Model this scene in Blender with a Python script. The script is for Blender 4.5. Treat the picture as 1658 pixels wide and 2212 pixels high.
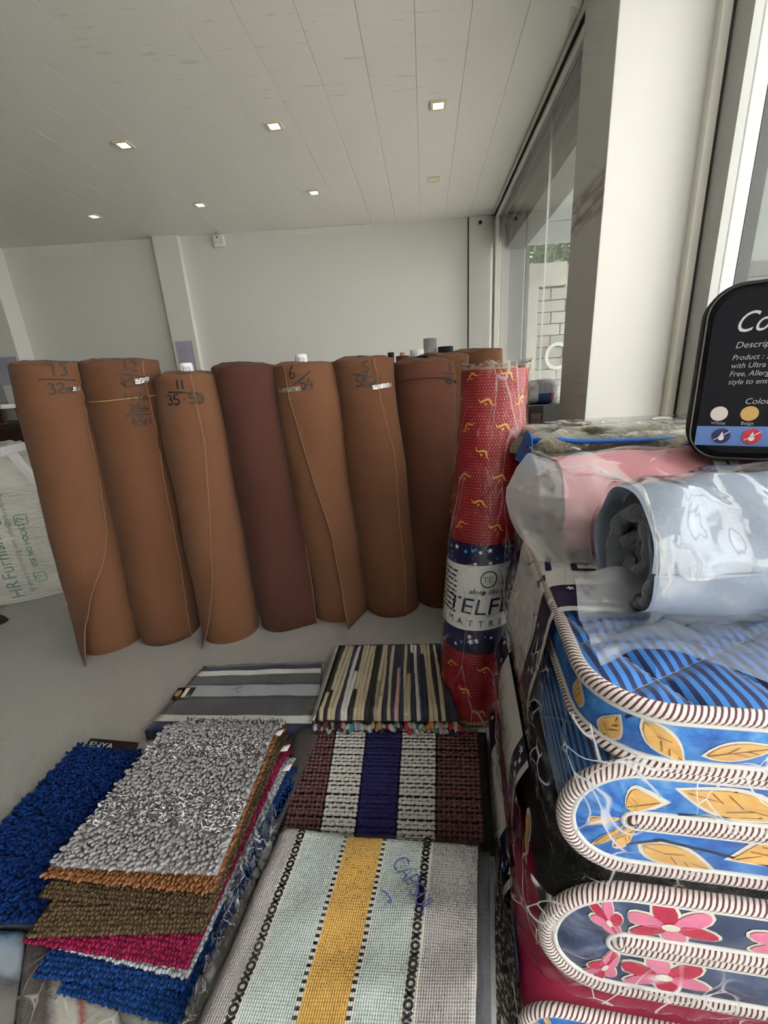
import bpy, bmesh, math, random
import numpy as np
from mathutils import Vector, Matrix
random.seed(7); RNG = np.random.default_rng(7)
PI = math.pi
for o in list(bpy.data.objects): bpy.data.objects.remove(o)
SC = bpy.context.scene
COL = SC.collection

# ------------------------------------------------------------------ camera
EYE = 1.25
F_PX, CX, CY = 921.4, 829.0, 1106.0          # focal length in pixels of the 1658 x 2212 frame
def cam_axes(yaw, pitch, roll):
    fwd = Vector((math.sin(yaw)*math.cos(pitch), math.cos(yaw)*math.cos(pitch), math.sin(pitch)))
    right = Vector((math.cos(yaw), -math.sin(yaw), 0)); down = -right.cross(fwd)
    return right*math.cos(roll)+down*math.sin(roll), -right*math.sin(roll)+down*math.cos(roll), fwd
C_R, C_D, C_F = cam_axes(math.radians(-0.912), math.radians(-17.962), math.radians(3.541))
cam_d = bpy.data.cameras.new('camera'); cam = bpy.data.objects.new('camera', cam_d); COL.objects.link(cam)
m = Matrix((( C_R.x, -C_D.x, -C_F.x, 0), (C_R.y, -C_D.y, -C_F.y, 0), (C_R.z, -C_D.z, -C_F.z, EYE), (0, 0, 0, 1)))
cam.matrix_world = m
cam_d.sensor_fit = 'HORIZONTAL'; cam_d.sensor_width = 36.0; cam_d.lens = 36.0*F_PX/1658.0
cam_d.clip_start = 0.02; cam_d.clip_end = 200
SC.camera = cam

# ------------------------------------------------------------------ light: overcast sky through the shop windows
wd = bpy.data.worlds.new('overcast_sky'); SC.world = wd; wd.use_nodes = True
bgn = wd.node_tree.nodes['Background']
bgn.inputs[0].default_value = (1.0, 0.975, 0.935, 1); bgn.inputs[1].default_value = 9.0
SC.view_settings.view_transform = 'Standard'; SC.view_settings.look = 'None'
SC.view_settings.gamma = 1.0; SC.view_settings.use_curve_mapping = False
SC.view_settings.exposure = -0.45
try:
    SC.cycles.use_denoising = True
    SC.cycles.max_bounces = 6; SC.cycles.diffuse_bounces = 3; SC.cycles.glossy_bounces = 2
    SC.cycles.transparent_max_bounces = 9; SC.cycles.transmission_bounces = 4
    SC.cycles.use_adaptive_sampling = True; SC.cycles.adaptive_threshold = 0.18; SC.cycles.adaptive_min_samples = 12
    SC.cycles.sample_clamp_indirect = 8.0; SC.cycles.caustics_reflective = False; SC.cycles.caustics_refractive = False
except Exception: pass

# directions of the room: the back wall runs along X; window wall and ceiling boards run along SA
ANG = math.radians(5.35)
SA = Vector((math.sin(ANG), math.cos(ANG), 0)); SN = Vector((math.cos(ANG), -math.sin(ANG), 0))
def AO(along, off, z=0.0): return SA*along + SN*off + Vector((0, 0, z))
def ray(px, py): return C_R*((px-CX)/F_PX) + C_D*((py-CY)/F_PX) + C_F
def W(px, py, z=0.0):
    d = ray(px, py); t = (z-EYE)/d.z; return Vector((0, 0, EYE))+d*t
def WY(px, py, y):
    d = ray(px, py); return Vector((0, 0, EYE))+d*(y/d.y)
CEIL = 2.74; BACK = 5.16

# ------------------------------------------------------------------ helpers: objects
def tag(o, label=None, cat=None, group=None, kind=None):
    if label: o['label'] = label
    if cat: o['category'] = cat
    if group: o['group'] = group
    if kind: o['kind'] = kind
    return o
def thing(name, loc=(0, 0, 0), label=None, cat=None, group=None, kind=None, rotz=0.0):
    o = bpy.data.objects.new(name, None); COL.objects.link(o); o.empty_display_size = 0.05
    o.location = loc; o.rotation_euler = (0, 0, rotz)
    return tag(o, label, cat, group, kind)
def link(name, me, mat=None, parent=None, smooth=False, world=True):
    if mat is not None and not me.materials: me.materials.append(mat)
    o = bpy.data.objects.new(name, me); COL.objects.link(o)
    if parent is not None:
        o.parent = parent
        if world:                                   # geometry was given in world coordinates
            o.matrix_parent_inverse = wmat(parent).inverted()
    if smooth: me.shade_smooth()
    return o
def wmat(o):
    m = Matrix.LocRotScale(o.location, o.rotation_euler, o.scale)
    return m if o.parent is None else wmat(o.parent) @ o.matrix_parent_inverse @ m
def mesh(name, v, f, uv=None):
    me = bpy.data.meshes.new(name)
    me.from_pydata([tuple(p) for p in v], [], f)
    if uv is not None:
        lay = me.uv_layers.new(name='UVMap')
        idx = np.empty(len(me.loops), dtype=np.int32); me.loops.foreach_get('vertex_index', idx)
        lay.data.foreach_set('uv', np.asarray(uv, dtype=np.float32)[idx].ravel())
    me.update(); return me
def npmesh(name, v, quads, uv=None, smooth=True):
    """fast builder for all-quad meshes out of numpy arrays"""
    me = bpy.data.meshes.new(name); v = np.asarray(v, np.float32); q = np.asarray(quads, np.int32)
    me.vertices.add(len(v)); me.vertices.foreach_set('co', v.ravel())
    me.loops.add(q.size); me.loops.foreach_set('vertex_index', q.ravel())
    me.polygons.add(len(q)); me.polygons.foreach_set('loop_start', np.arange(0, q.size, q.shape[1], dtype=np.int32))
    if uv is not None:
        lay = me.uv_layers.new(name='UVMap'); lay.data.foreach_set('uv', np.asarray(uv, np.float32)[q.ravel()].ravel())
    me.update(calc_edges=True); me.validate()
    if smooth: me.shade_smooth()
    return me
def surf(name, fn, nu, nv, mat, parent=None, closed=False, su=1.0, sv=1.0, smooth=True, thick=0.0, flip=False):
    """grid surface fn(u,v) -> point, u,v in 0..1; the UV map carries (u*su, v*sv)"""
    v, uv, f = [], [], []
    for j in range(nv+1):
        for i in range(nu+1):
            p = fn(i/nu, j/nv); v.append(p); uv.append((i/nu*su, j/nv*sv))
    k = nu+1
    for j in range(nv):
        for i in range(nu):
            q = (j*k+i, j*k+i+1, (j+1)*k+i+1, (j+1)*k+i)
            f.append(q[::-1] if flip else q)
    me = mesh(name, v, f, uv); o = link(name, me, mat, parent, smooth)
    if thick:
        md = o.modifiers.new('thickness', 'SOLIDIFY'); md.thickness = thick; md.offset = -1
    return o
def box_bm(bm, x0, x1, y0, y1, z0, z1):
    vs = [bm.verts.new((x, y, z)) for z in (z0, z1) for y in (y0, y1) for x in (x0, x1)]
    for q in ((0, 2, 3, 1), (4, 5, 7, 6), (0, 1, 5, 4), (1, 3, 7, 5), (3, 2, 6, 7), (2, 0, 4, 6)):
        bm.faces.new([vs[i] for i in q])
def bm_obj(name, bm, mat, parent=None, bevel=0.0, seg=2, smooth=False, world=True):
    if bevel: bmesh.ops.bevel(bm, geom=list(bm.edges), offset=bevel, segments=seg, affect='EDGES', profile=0.6)
    bmesh.ops.recalc_face_normals(bm, faces=bm.faces)
    me = bpy.data.meshes.new(name); bm.to_mesh(me); bm.free()
    return link(name, me, mat, parent, smooth, world)
def box(name, x0, x1, y0, y1, z0, z1, mat, parent=None, bevel=0.0, seg=2, smooth=False):
    bm = bmesh.new(); box_bm(bm, x0, x1, y0, y1, z0, z1)
    return bm_obj(name, bm, mat, parent, bevel, seg, smooth)
def obox(name, a0, a1, o0, o1, z0, z1, mat, parent=None, bevel=0.0):
    """box aligned with the window wall: along a0..a1, offset o0..o1"""
    bm = bmesh.new(); box_bm(bm, o0, o1, a0, a1, z0, z1)
    for v in bm.verts:
        p = AO(v.co.y, v.co.x, v.co.z); v.co = p
    return bm_obj(name, bm, mat, parent, bevel)
def prism(name, poly, z0, z1, mat, parent=None, bevel=0.0):
    bm = bmesh.new(); n = len(poly)
    a = [bm.verts.new((p[0], p[1], z0)) for p in poly]; b = [bm.verts.new((p[0], p[1], z1)) for p in poly]
    bm.faces.new(a[::-1]); bm.faces.new(b)
    for i in range(n): bm.faces.new((a[i], a[(i+1) % n], b[(i+1) % n], b[i]))
    return bm_obj(name, bm, mat, parent, bevel)
def tube(name, pts, r, mat, parent=None, n=8, closed=False, caps=True, rfn=None):
    pts = [Vector(p) for p in pts]; v, uv, f = [], [], []; L = 0.0; m_ = len(pts)
    up = Vector((0, 0, 1)); prev = None
    for i, p in enumerate(pts):
        if i: L += (p-pts[i-1]).length
        a = pts[(i-1) % m_] if (closed or i > 0) else p
        b = pts[(i+1) % m_] if (closed or i < m_-1) else p
        t = (b-a).normalized()
        if prev is None:
            x = t.cross(up) if abs(t.z) < 0.95 else t.cross(Vector((1, 0, 0)))
        else: x = prev - t*prev.dot(t)
        x.normalize(); prev = x; y = t.cross(x)
        rr = r if rfn is None else rfn(i/(m_-1))
        for k in range(n):
            c = 2*PI*k/n; v.append(p+x*(rr*math.cos(c))+y*(rr*math.sin(c))); uv.append((k/n, L))
    for i in range(m_ if closed else m_-1):
        for k in range(n):
            f.append((i*n+k, i*n+(k+1) % n, ((i+1) % m_)*n+(k+1) % n, ((i+1) % m_)*n+k))
    if caps and not closed:
        f.append(tuple(range(n))[::-1]); f.append(tuple((m_-1)*n+k for k in range(n)))
    return link(name, mesh(name, v, f, uv), mat, parent, True)
def smoothpts(P, n=8):
    """Catmull-Rom through the points"""
    P = [Vector(p) for p in P]; out = []
    for i in range(len(P)-1):
        p0 = P[max(i-1, 0)]; p1 = P[i]; p2 = P[i+1]; p3 = P[min(i+2, len(P)-1)]
        for k in range(n):
            t = k/n
            out.append(0.5*((2*p1)+(p2-p0)*t+(2*p0-5*p1+4*p2-p3)*t*t+(3*p1-p0-3*p2+p3)*t**3))
    out.append(P[-1]); return out
def lerp(a, b, t): return a+(b-a)*t
def table(xs, ys, x):
    return float(np.interp(x, xs, ys))
def sm(a, b, x):
    t = min(1, max(0, (x-a)/(b-a))); return t*t*(3-2*t)
_w = RNG.uniform(0, 2*PI, (40, 3)); _k = RNG.normal(0, 1, (40, 3))
def wob(x, y, z=0.0, s=1.0, o=0):
    """cheap smooth noise, about -1..1"""
    r = 0.0
    for i in range(o, o+6): r += math.sin(s*(x*_k[i][0]+y*_k[i][1]+z*_k[i][2])*2.2+_w[i][0])
    return r/3.2

# ------------------------------------------------------------------ helpers: flat print (text and pen strokes laid on a surface)
def text_mesh2d(txt, size=1.0, shear=0.0):
    cu = bpy.data.curves.new('lettering', 'FONT'); cu.body = txt; cu.size = size; cu.shear = shear; cu.resolution_u = 4
    o = bpy.data.objects.new('lettering', cu); COL.objects.link(o)
    dg = bpy.context.evaluated_depsgraph_get(); me = bpy.data.meshes.new_from_object(o.evaluated_get(dg))
    bm = bmesh.new(); bm.from_mesh(me)
    bmesh.ops.triangulate(bm, faces=bm.faces)
    v = [(a.co.x, a.co.y) for a in bm.verts]; bm.verts.index_update()
    f = [tuple(a.index for a in q.verts) for q in bm.faces]
    bm.free(); bpy.data.objects.remove(o); bpy.data.curves.remove(cu); bpy.data.meshes.remove(me)
    return v, f
def ribbon2d(strokes, w):
    v, f = [], []
    for s in strokes:
        if len(s) < 2: continue
        b = len(v)
        for i, p in enumerate(s):
            a = s[max(i-1, 0)]; c = s[min(i+1, len(s)-1)]
            dx, dy = c[0]-a[0], c[1]-a[1]; l = math.hypot(dx, dy) or 1
            nx, ny = -dy/l*w/2, dx/l*w/2
            v += [(p[0]+nx, p[1]+ny), (p[0]-nx, p[1]-ny)]
        for i in range(len(s)-1): f.append((b+2*i, b+2*i+1, b+2*i+3, b+2*i+2))
    return v, f
def poly2d(polys):
    v, f = [], []
    for p in polys:
        b = len(v); n = len(p); cx = sum(q[0] for q in p)/n; cy = sum(q[1] for q in p)/n
        v += [tuple(q) for q in p]+[(cx, cy)]
        f += [(b+i, b+(i+1) % n, b+n) for i in range(n)]
    return v, f
def join2d(*parts):
    v, f = [], []
    for pv, pf in parts:
        b = len(v); v += list(pv); f += [tuple(i+b for i in q) for q in pf]
    return v, f
def move2d(vf, dx, dy, rot=0.0, s=1.0, sx=1.0):
    c, q = math.cos(rot), math.sin(rot)
    return [((a*c*sx-b*q)*s+dx, (a*q*sx+b*c)*s+dy) for a, b in vf[0]], vf[1]
def decal(name, vf, fn, mat, parent):
    """lay a flat figure on a surface: fn(u, v) -> point a hair above it"""
    return link(name, mesh(name, [fn(a, b) for a, b in vf[0]], vf[1]), mat, parent)
def star(cx, cy, r, rot=0.0):
    return [(cx+(r if k % 2 == 0 else r*0.45)*math.cos(rot+k*PI/5), cy+(r if k % 2 == 0 else r*0.45)*math.sin(rot+k*PI/5)) for k in range(10)]
def ellipse(cx, cy, a, b, rot=0.0, n=16):
    return [(cx+a*math.cos(t)*math.cos(rot)-b*math.sin(t)*math.sin(rot), cy+a*math.cos(t)*math.sin(rot)+b*math.sin(t)*math.cos(rot)) for t in [2*PI*k/n for k in range(n)]]
def leaf(cx, cy, l, w, rot):
    P = [(l*(k/8-0.5), w*math.sin(PI*(k/8)**0.8)) for k in range(9)]+[(l*(k/8-0.5), -w*math.sin(PI*(k/8)**0.8)) for k in range(7, 0, -1)]
    c, s = math.cos(rot), math.sin(rot)
    return [(cx+a*c-b*s, cy+a*s+b*c) for a, b in P]
def arc2(cx, cy, rx, ry, a0, a1, n=10):
    return [(cx+rx*math.cos(math.radians(a0+(a1-a0)*k/n)), cy+ry*math.sin(math.radians(a0+(a1-a0)*k/n))) for k in range(n+1)]
PEN = {  # hand-drawn characters in a cell 0.6 wide, 1 high
 '0': [arc2(.3, .5, .26, .48, 90, 450, 16)], '1': [[(.3, 1), (.3, 0)]],
 '2': [arc2(.3, .72, .24, .27, 160, -40, 8)+[(.05, .03), (.2, .06), (.58, .0)]],
 '3': [arc2(.26, .75, .24, .24, 140, -80, 8)+arc2(.28, .27, .28, .27, 80, -140, 8)],
 '4': [[(.3, 1), (.02, .38), (.6, .42)], [(.45, .75), (.42, -.05)]],
 '5': [[(.56, 1), (.16, .98), (.1, .58)]+arc2(.27, .3, .28, .3, 110, -140, 9)],
 '6': [[(.4, 1), (.12, .5), (.06, .22)]+arc2(.28, .2, .22, .22, 180, 520, 10)],
 '7': [[(.02, .95), (.55, .98), (.22, 0)], [(.12, .5), (.5, .52)]],
 '8': [arc2(.3, .75, .2, .23, 270, -90, 10)+arc2(.3, .26, .25, .26, 90, 450, 12)],
 'm': [[(.0, .5), (.03, 0)], [(.03, .35)]+arc2(.17, .3, .13, .2, 150, 0, 5)+[(.3, .02)], [(.3, .3)]+arc2(.44, .3, .13, .2, 150, 0, 5)+[(.58, .02)]],
 'M': [[(.0, 0), (.08, .85), (.3, .3), (.52, .85), (.6, 0)]],
 't': [[(.25, .9), (.25, .05), (.4, .02)], [(.08, .6), (.45, .62)]], 'r': [[(.1, .5), (.12, 0)], [(.12, .35), (.25, .5), (.42, .46)]],
 '.': [[(.26, .42), (.32, .46), (.34, .4)]], 'v': [[(.05, .5), (.2, .2), (.5, .95)]],
 'C': [arc2(.36, .5, .34, .5, 50, 300, 12)], 'A': [[(.0, 0), (.3, 1), (.58, 0)], [(.1, .35), (.5, .38)]],
 'P': [[(.06, 0), (.1, 1)], [(.08, .98)]+arc2(.2, .75, .3, .25, 90, -90, 8)+[(.08, .48)]],
 'S': [arc2(.3, .75, .24, .24, 40, 250, 8)+arc2(.28, .26, .26, .26, 80, -140, 8)],
 'U': [[(.03, 1), (.05, .35)]+arc2(.3, .3, .25, .3, 180, 360, 8)+[(.56, 1)]], 'L': [[(.1, 1), (.1, 0), (.55, .03)]],
 'E': [[(.5, .98), (.1, .95), (.08, .03), (.52, .02)], [(.1, .52), (.42, .52)]], ' ': []}
def dashes(w_, h_, seed=0):
    """a line of print too small to read: word-long dashes"""
    r_ = random.Random(seed); x = 0.0; P = []
    while x < w_:
        l = r_.uniform(1.5, 5)*h_; P.append([(x, 0), (min(w_, x+l), 0), (min(w_, x+l), h_), (x, h_)]); x += l+h_*0.8
    return poly2d(P)
def pen(txt, x, y, h, adv=0.72, slant=0.0):
    out = []
    for i, c in enumerate(txt):
        for s in PEN.get(c, []): out.append([(x+(i*adv+p[0]+slant*p[1])*h, y+p[1]*h) for p in s])
    return out

# ------------------------------------------------------------------ helpers: procedural materials
class NT:
    def __init__(self, name):
        self.m = bpy.data.materials.new(name); self.m.use_nodes = True
        self.t = self.m.node_tree; self.t.nodes.clear()
    def n(self, typ, **kw):
        x = self.t.nodes.new(typ)
        for k, v in kw.items(): setattr(x, k, v)
        return x
    def put(self, sock, v):
        if isinstance(v, bpy.types.NodeSocket): self.t.links.new(v, sock)
        elif v is not None:
            if sock.type == 'RGBA' and len(v) == 3: v = (*v, 1)
            sock.default_value = v
    def math(self, op, a, b=None, c=None, clamp=False):
        x = self.n('ShaderNodeMath', operation=op, use_clamp=clamp)
        for i, v in enumerate((a, b, c)):
            if v is not None: self.put(x.inputs[i], v)
        return x.outputs[0]
    def mix(self, f, a, b, mode='MIX'):
        x = self.n('ShaderNodeMix', data_type='RGBA', blend_type=mode)
        self.put(x.inputs[0], f); self.put(x.inputs[6], a); self.put(x.inputs[7], b); return x.outputs[2]
    def uv(self):
        s = self.n('ShaderNodeSeparateXYZ'); u = self.n('ShaderNodeUVMap'); self.t.links.new(u.outputs[0], s.inputs[0])
        return s.outputs[0], s.outputs[1], u.outputs[0]
    def obj(self): return self.n('ShaderNodeTexCoord').outputs['Object']
    def xyz(self, v):
        s = self.n('ShaderNodeSeparateXYZ'); self.put(s.inputs[0], v); return s.outputs
    def comb(self, x=0.0, y=0.0, z=0.0):
        s = self.n('ShaderNodeCombineXYZ'); self.put(s.inputs[0], x); self.put(s.inputs[1], y); self.put(s.inputs[2], z); return s.outputs[0]
    def vmul(self, v, s):
        x = self.n('ShaderNodeVectorMath', operation='MULTIPLY'); self.put(x.inputs[0], v); x.inputs[1].default_value = s; return x.outputs[0]
    def noise(self, scale, vec=None, detail=3.0, rough=0.55, dist=0.0):
        x = self.n('ShaderNodeTexNoise'); x.inputs['Scale'].default_value = scale; x.inputs['Detail'].default_value = detail
        x.inputs['Roughness'].default_value = rough; x.inputs['Distortion'].default_value = dist
        self.put(x.inputs['Vector'], vec if vec is not None else self.obj()); return x.outputs[0]
    def voro(self, scale, vec=None, feature='F1', rnd=1.0, out='Distance'):
        x = self.n('ShaderNodeTexVoronoi', feature=feature); x.inputs['Scale'].default_value = scale
        x.inputs['Randomness'].default_value = rnd
        self.put(x.inputs['Vector'], vec if vec is not None else self.obj()); return x.outputs[out]
    def step(self, x, edge, soft=0.0):
        """0 below edge, 1 above"""
        if soft <= 0: return self.math('GREATER_THAN', x, edge)
        r = self.n('ShaderNodeMapRange', interpolation_type='SMOOTHSTEP'); self.put(r.inputs[0], x)
        r.inputs[1].default_value = edge-soft; r.inputs[2].default_value = edge+soft; return r.outputs[0]
    def band(self, x, a, b): return self.math('MULTIPLY', self.math('GREATER_THAN', x, a), self.math('LESS_THAN', x, b))
    def frac(self, x, period): return self.math('FRACT', self.math('DIVIDE', x, period))
    def ramp(self, x, stops, const=False):
        r = self.n('ShaderNodeValToRGB'); r.color_ramp.interpolation = 'CONSTANT' if const else 'LINEAR'
        e = r.color_ramp.elements
        while len(e) > 1: e.remove(e[-1])
        for i, (p, c) in enumerate(stops):
            q = e[0] if i == 0 else e.new(p); q.position = p; q.color = (*c, 1)
        self.put(r.inputs[0], x); return r.outputs[0]
    def bump(self, hgt, strength=0.3, dist=0.01, normal=None):
        b = self.n('ShaderNodeBump'); b.inputs['Strength'].default_value = strength; b.inputs['Distance'].default_value = dist
        self.put(b.inputs['Height'], hgt)
        if normal is not None: self.put(b.inputs['Normal'], normal)
        return b.outputs[0]
    def pbr(self, color, rough=0.6, normal=None, metal=0.0, sheen=0.0, spec=0.5, coat=0.0, emit=None, estr=0.0, sub=0.0):
        p = self.n('ShaderNodeBsdfPrincipled'); o = self.n('ShaderNodeOutputMaterial')
        self.put(p.inputs['Base Color'], color); self.put(p.inputs['Roughness'], rough); self.put(p.inputs['Metallic'], metal)
        p.inputs['Specular IOR Level'].default_value = spec
        p.inputs['Sheen Weight'].default_value = sheen; p.inputs['Coat Weight'].default_value = coat
        if normal is not None: self.put(p.inputs['Normal'], normal)
        if emit: self.put(p.inputs['Emission Color'], emit); p.inputs['Emission Strength'].default_value = estr
        self.t.links.new(p.outputs[0], o.inputs[0]); return self.m
    def film(self, tint=(1, 1, 1), haze=0.0, gloss=1.0, rough=0.06, normal=None, base=0.04, white=(0.9, 0.92, 0.95)):
        """thin clear sheet: lets light through, mirrors at grazing angles, optional milky haze"""
        tr = self.n('ShaderNodeBsdfTransparent'); self.put(tr.inputs[0], tint)
        gl = self.n('ShaderNodeBsdfGlossy'); gl.inputs['Roughness'].default_value = rough
        df = self.n('ShaderNodeBsdfDiffuse'); self.put(df.inputs[0], white)
        tl = self.n('ShaderNodeBsdfTranslucent'); self.put(tl.inputs[0], white)
        lw = self.n('ShaderNodeLayerWeight'); lw.inputs[0].default_value = 0.5
        if normal is not None:
            for x in (gl.inputs['Normal'],): self.put(x, normal)
        dm = self.n('ShaderNodeMixShader'); dm.inputs[0].default_value = 0.5
        self.t.links.new(df.outputs[0], dm.inputs[1]); self.t.links.new(tl.outputs[0], dm.inputs[2])
        a = self.n('ShaderNodeMixShader'); self.put(a.inputs[0], haze)
        self.t.links.new(tr.outputs[0], a.inputs[1]); self.t.links.new(dm.outputs[0], a.inputs[2])
        b = self.n('ShaderNodeMixShader')
        self.put(b.inputs[0], self.math('MULTIPLY', self.math('ADD', self.math('POWER', lw.outputs[1], 5.0), base), gloss, clamp=True))
        self.t.links.new(a.outputs[0], b.inputs[1]); self.t.links.new(gl.outputs[0], b.inputs[2])
        o = self.n('ShaderNodeOutputMaterial'); self.t.links.new(b.outputs[0], o.inputs[0]); return self.m

def plain(name, col, rough=0.6, metal=0.0, noise=0.0, nscale=40, sheen=0.0, spec=0.5, bump=0.0, bscale=300, bdist=0.003):
    t = NT(name); c = col; nrm = None
    if noise:
        f = t.noise(nscale); k = 1-noise; k2 = 1+noise
        c = t.mix(f, tuple(x*k for x in col), tuple(min(1, x*k2) for x in col))
    if bump: nrm = t.bump(t.noise(bscale, detail=2), bump, bdist)
    return t.pbr(c, rough, nrm, metal, sheen, spec)

# --- setting
def m_wall(name, col, dirt=0.06):
    t = NT(name); a = t.noise(1.3, detail=4); b = t.noise(90, detail=2)
    c = t.mix(a, tuple(x*(1-dirt) for x in col), col)
    return t.pbr(c, 0.62, t.bump(b, 0.08, 0.002), spec=0.3)
M_WALL = m_wall('painted_wall', (0.72, 0.712, 0.675))
M_PIL = m_wall('painted_pilaster', (0.75, 0.74, 0.70))
def m_column():
    t = NT('painted_column'); o = t.obj(); x = t.xyz(o)
    st = t.noise(5.0, t.vmul(o, (1.2, 1.2, 6.0)), 5, 0.6)
    off = t.math('SUBTRACT', t.math('MULTIPLY', x[0], math.cos(ANG)), t.math('MULTIPLY', x[1], math.sin(ANG)))
    z = t.math('MULTIPLY', t.math('MULTIPLY', t.step(x[2], 1.80, 0.05), t.math('SUBTRACT', 1.0, t.step(x[2], 1.94, 0.02))), t.math('LESS_THAN', off, 0.702)); d = t.math('MULTIPLY', t.step(st, 0.52, 0.10), z)
    sp = t.step(t.voro(14, feature='F1'), 0.03, 0.01); sp = t.math('SUBTRACT', 1.0, sp)
    c = t.mix(t.math('MULTIPLY', d, 0.7), (0.62, 0.615, 0.59), (0.20, 0.15, 0.12))
    c = t.mix(t.math('MULTIPLY', sp, 0.35), c, (0.2, 0.18, 0.16))
    return t.pbr(c, 0.5, t.bump(t.noise(60), 0.05, 0.002), spec=0.3)
M_COLUMN = m_column()
def m_ceiling():
    t = NT('pvc_ceiling_board'); o = t.obj(); x = t.xyz(o)
    dirt = t.noise(2.2, detail=5, rough=0.65)
    smear = t.step(t.noise(3.0, t.vmul(o, (2.2, 13.0, 1.0)), 4), 0.655, 0.05)
    smear = t.math('MULTIPLY', smear, t.math('MULTIPLY', t.band(x[1], 2.25, 3.05), t.band(x[0], -1.35, 0.45)))
    c = t.mix(dirt, (0.78, 0.765, 0.725), (0.83, 0.815, 0.775))
    c = t.mix(t.math('MULTIPLY', smear, 0.28), c, (0.35, 0.33, 0.30))
    return t.pbr(c, 0.33, t.bump(t.noise(30), 0.02, 0.001), spec=0.35)
M_CEIL = m_ceiling()
M_GAP = plain('ceiling_joint', (0.60, 0.58, 0.54), 0.8)
def m_floor():
    t = NT('grey_coin_vinyl_floor'); o = t.obj(); x = t.xyz(o)
    p = 0.021
    row = t.math('FLOOR', t.math('DIVIDE', x[1], p))
    shift = t.math('MULTIPLY', t.math('MODULO', row, 2.0), p*0.5)
    a = t.math('SUBTRACT', t.frac(t.math('ADD', x[0], shift), p), 0.5); b = t.math('SUBTRACT', t.frac(x[1], p), 0.5)
    d = t.math('SQRT', t.math('ADD', t.math('MULTIPLY', a, a), t.math('MULTIPLY', b, b)))
    hgt = t.math('SUBTRACT', 1.0, t.step(d, 0.36, 0.06))
    dirt = t.noise(2.5, detail=5)
    sp = t.math('SUBTRACT', 1.0, t.step(t.voro(9), 0.022, 0.006))
    c = t.mix(dirt, (0.33, 0.325, 0.31), (0.40, 0.392, 0.375))
    c = t.mix(t.math('MULTIPLY', sp, 0.6), c, (0.05, 0.05, 0.05))
    return t.pbr(c, 0.42, t.bump(hgt, 0.35, 0.0012), spec=0.4)
M_FLOOR = m_floor()
M_ALU = plain('grey_aluminium_frame', (0.42, 0.425, 0.415), 0.42, 0.0)
M_CREAM = plain('cream_window_bead', (0.80, 0.79, 0.72), 0.45)
M_DARKGAP = plain('dark_rubber_seal', (0.03, 0.03, 0.03), 0.7)
M_GLASS = NT('window_glass').film(tint=(0.93, 0.94, 0.93), gloss=1.0, rough=0.01)
M_GLASSR = NT('tinted_glass').film(tint=(0.75, 0.82, 0.80), gloss=1.0, rough=0.01)
# --- carpet felt
def m_felt(name, col, dark=0.75):
    t = NT(name); o = t.obj()
    a = t.noise(260, o, 2); b = t.noise(5, o, 4); c = t.mix(a, tuple(x*dark for x in col), tuple(min(1, x*1.18) for x in col))
    c = t.mix(t.math('MULTIPLY', b, 0.35), c, tuple(x*0.8 for x in col))
    nb = t.math('ADD', t.math('MULTIPLY', t.noise(600, o, 1), 0.5), t.noise(120, o, 2))
    big = t.bump(t.noise(7, t.vmul(o, (1, 1, 2.2)), 3), 0.35, 0.02)
    return t.pbr(c, 0.95, t.bump(nb, 0.35, 0.003, big), sheen=0.06, spec=0.10)
M_FELT = m_felt('brown_felt_carpet', (0.148, 0.066, 0.036))
M_FELT2 = m_felt('tan_brown_felt_carpet', (0.172, 0.080, 0.044))
M_FELTD = m_felt('dark_brown_felt_carpet', (0.086, 0.035, 0.026))
M_FELTE = plain('felt_cut_edge', (0.27, 0.145, 0.085), 0.95, noise=0.2, nscale=300)
M_INK = plain('black_marker', (0.014, 0.010, 0.012), 0.6)
M_INKB = plain('blue_marker', (0.05, 0.07, 0.30), 0.5)
M_TAPE = NT('clear_packing_tape')
M_TAPE = M_TAPE.film(haze=0.25, gloss=3.0, rough=0.18, normal=M_TAPE.bump(M_TAPE.noise(60, detail=3), 0.9, 0.01), base=0.12)
M_PAPER = plain('white_card_tube', (0.74, 0.73, 0.74), 0.7, noise=0.1, nscale=30)
M_BLACKP = plain('black_plastic', (0.012, 0.012, 0.013), 0.38)
M_BLACKC = plain('black_cloth', (0.014, 0.013, 0.014), 0.85, bump=0.3)
M_WHITEP = plain('white_plastic', (0.78, 0.78, 0.76), 0.4)
M_WHITEM = plain('white_painted_steel', (0.80, 0.80, 0.83), 0.35)
M_BROWNW = plain('dark_brown_wood', (0.055, 0.028, 0.022), 0.45, noise=0.3, nscale=14)
M_LAMPF = plain('cream_lamp_frame', (0.72, 0.66, 0.47), 0.45)
M_LAMP = NT('lit_lamp_diffuser').pbr((0.9, 0.9, 0.9), 0.5, emit=(0.93, 0.97, 1.0), estr=9.0)
M_LAMPOFF = plain('unlit_lamp_diffuser', (0.82, 0.80, 0.70), 0.4)
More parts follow.
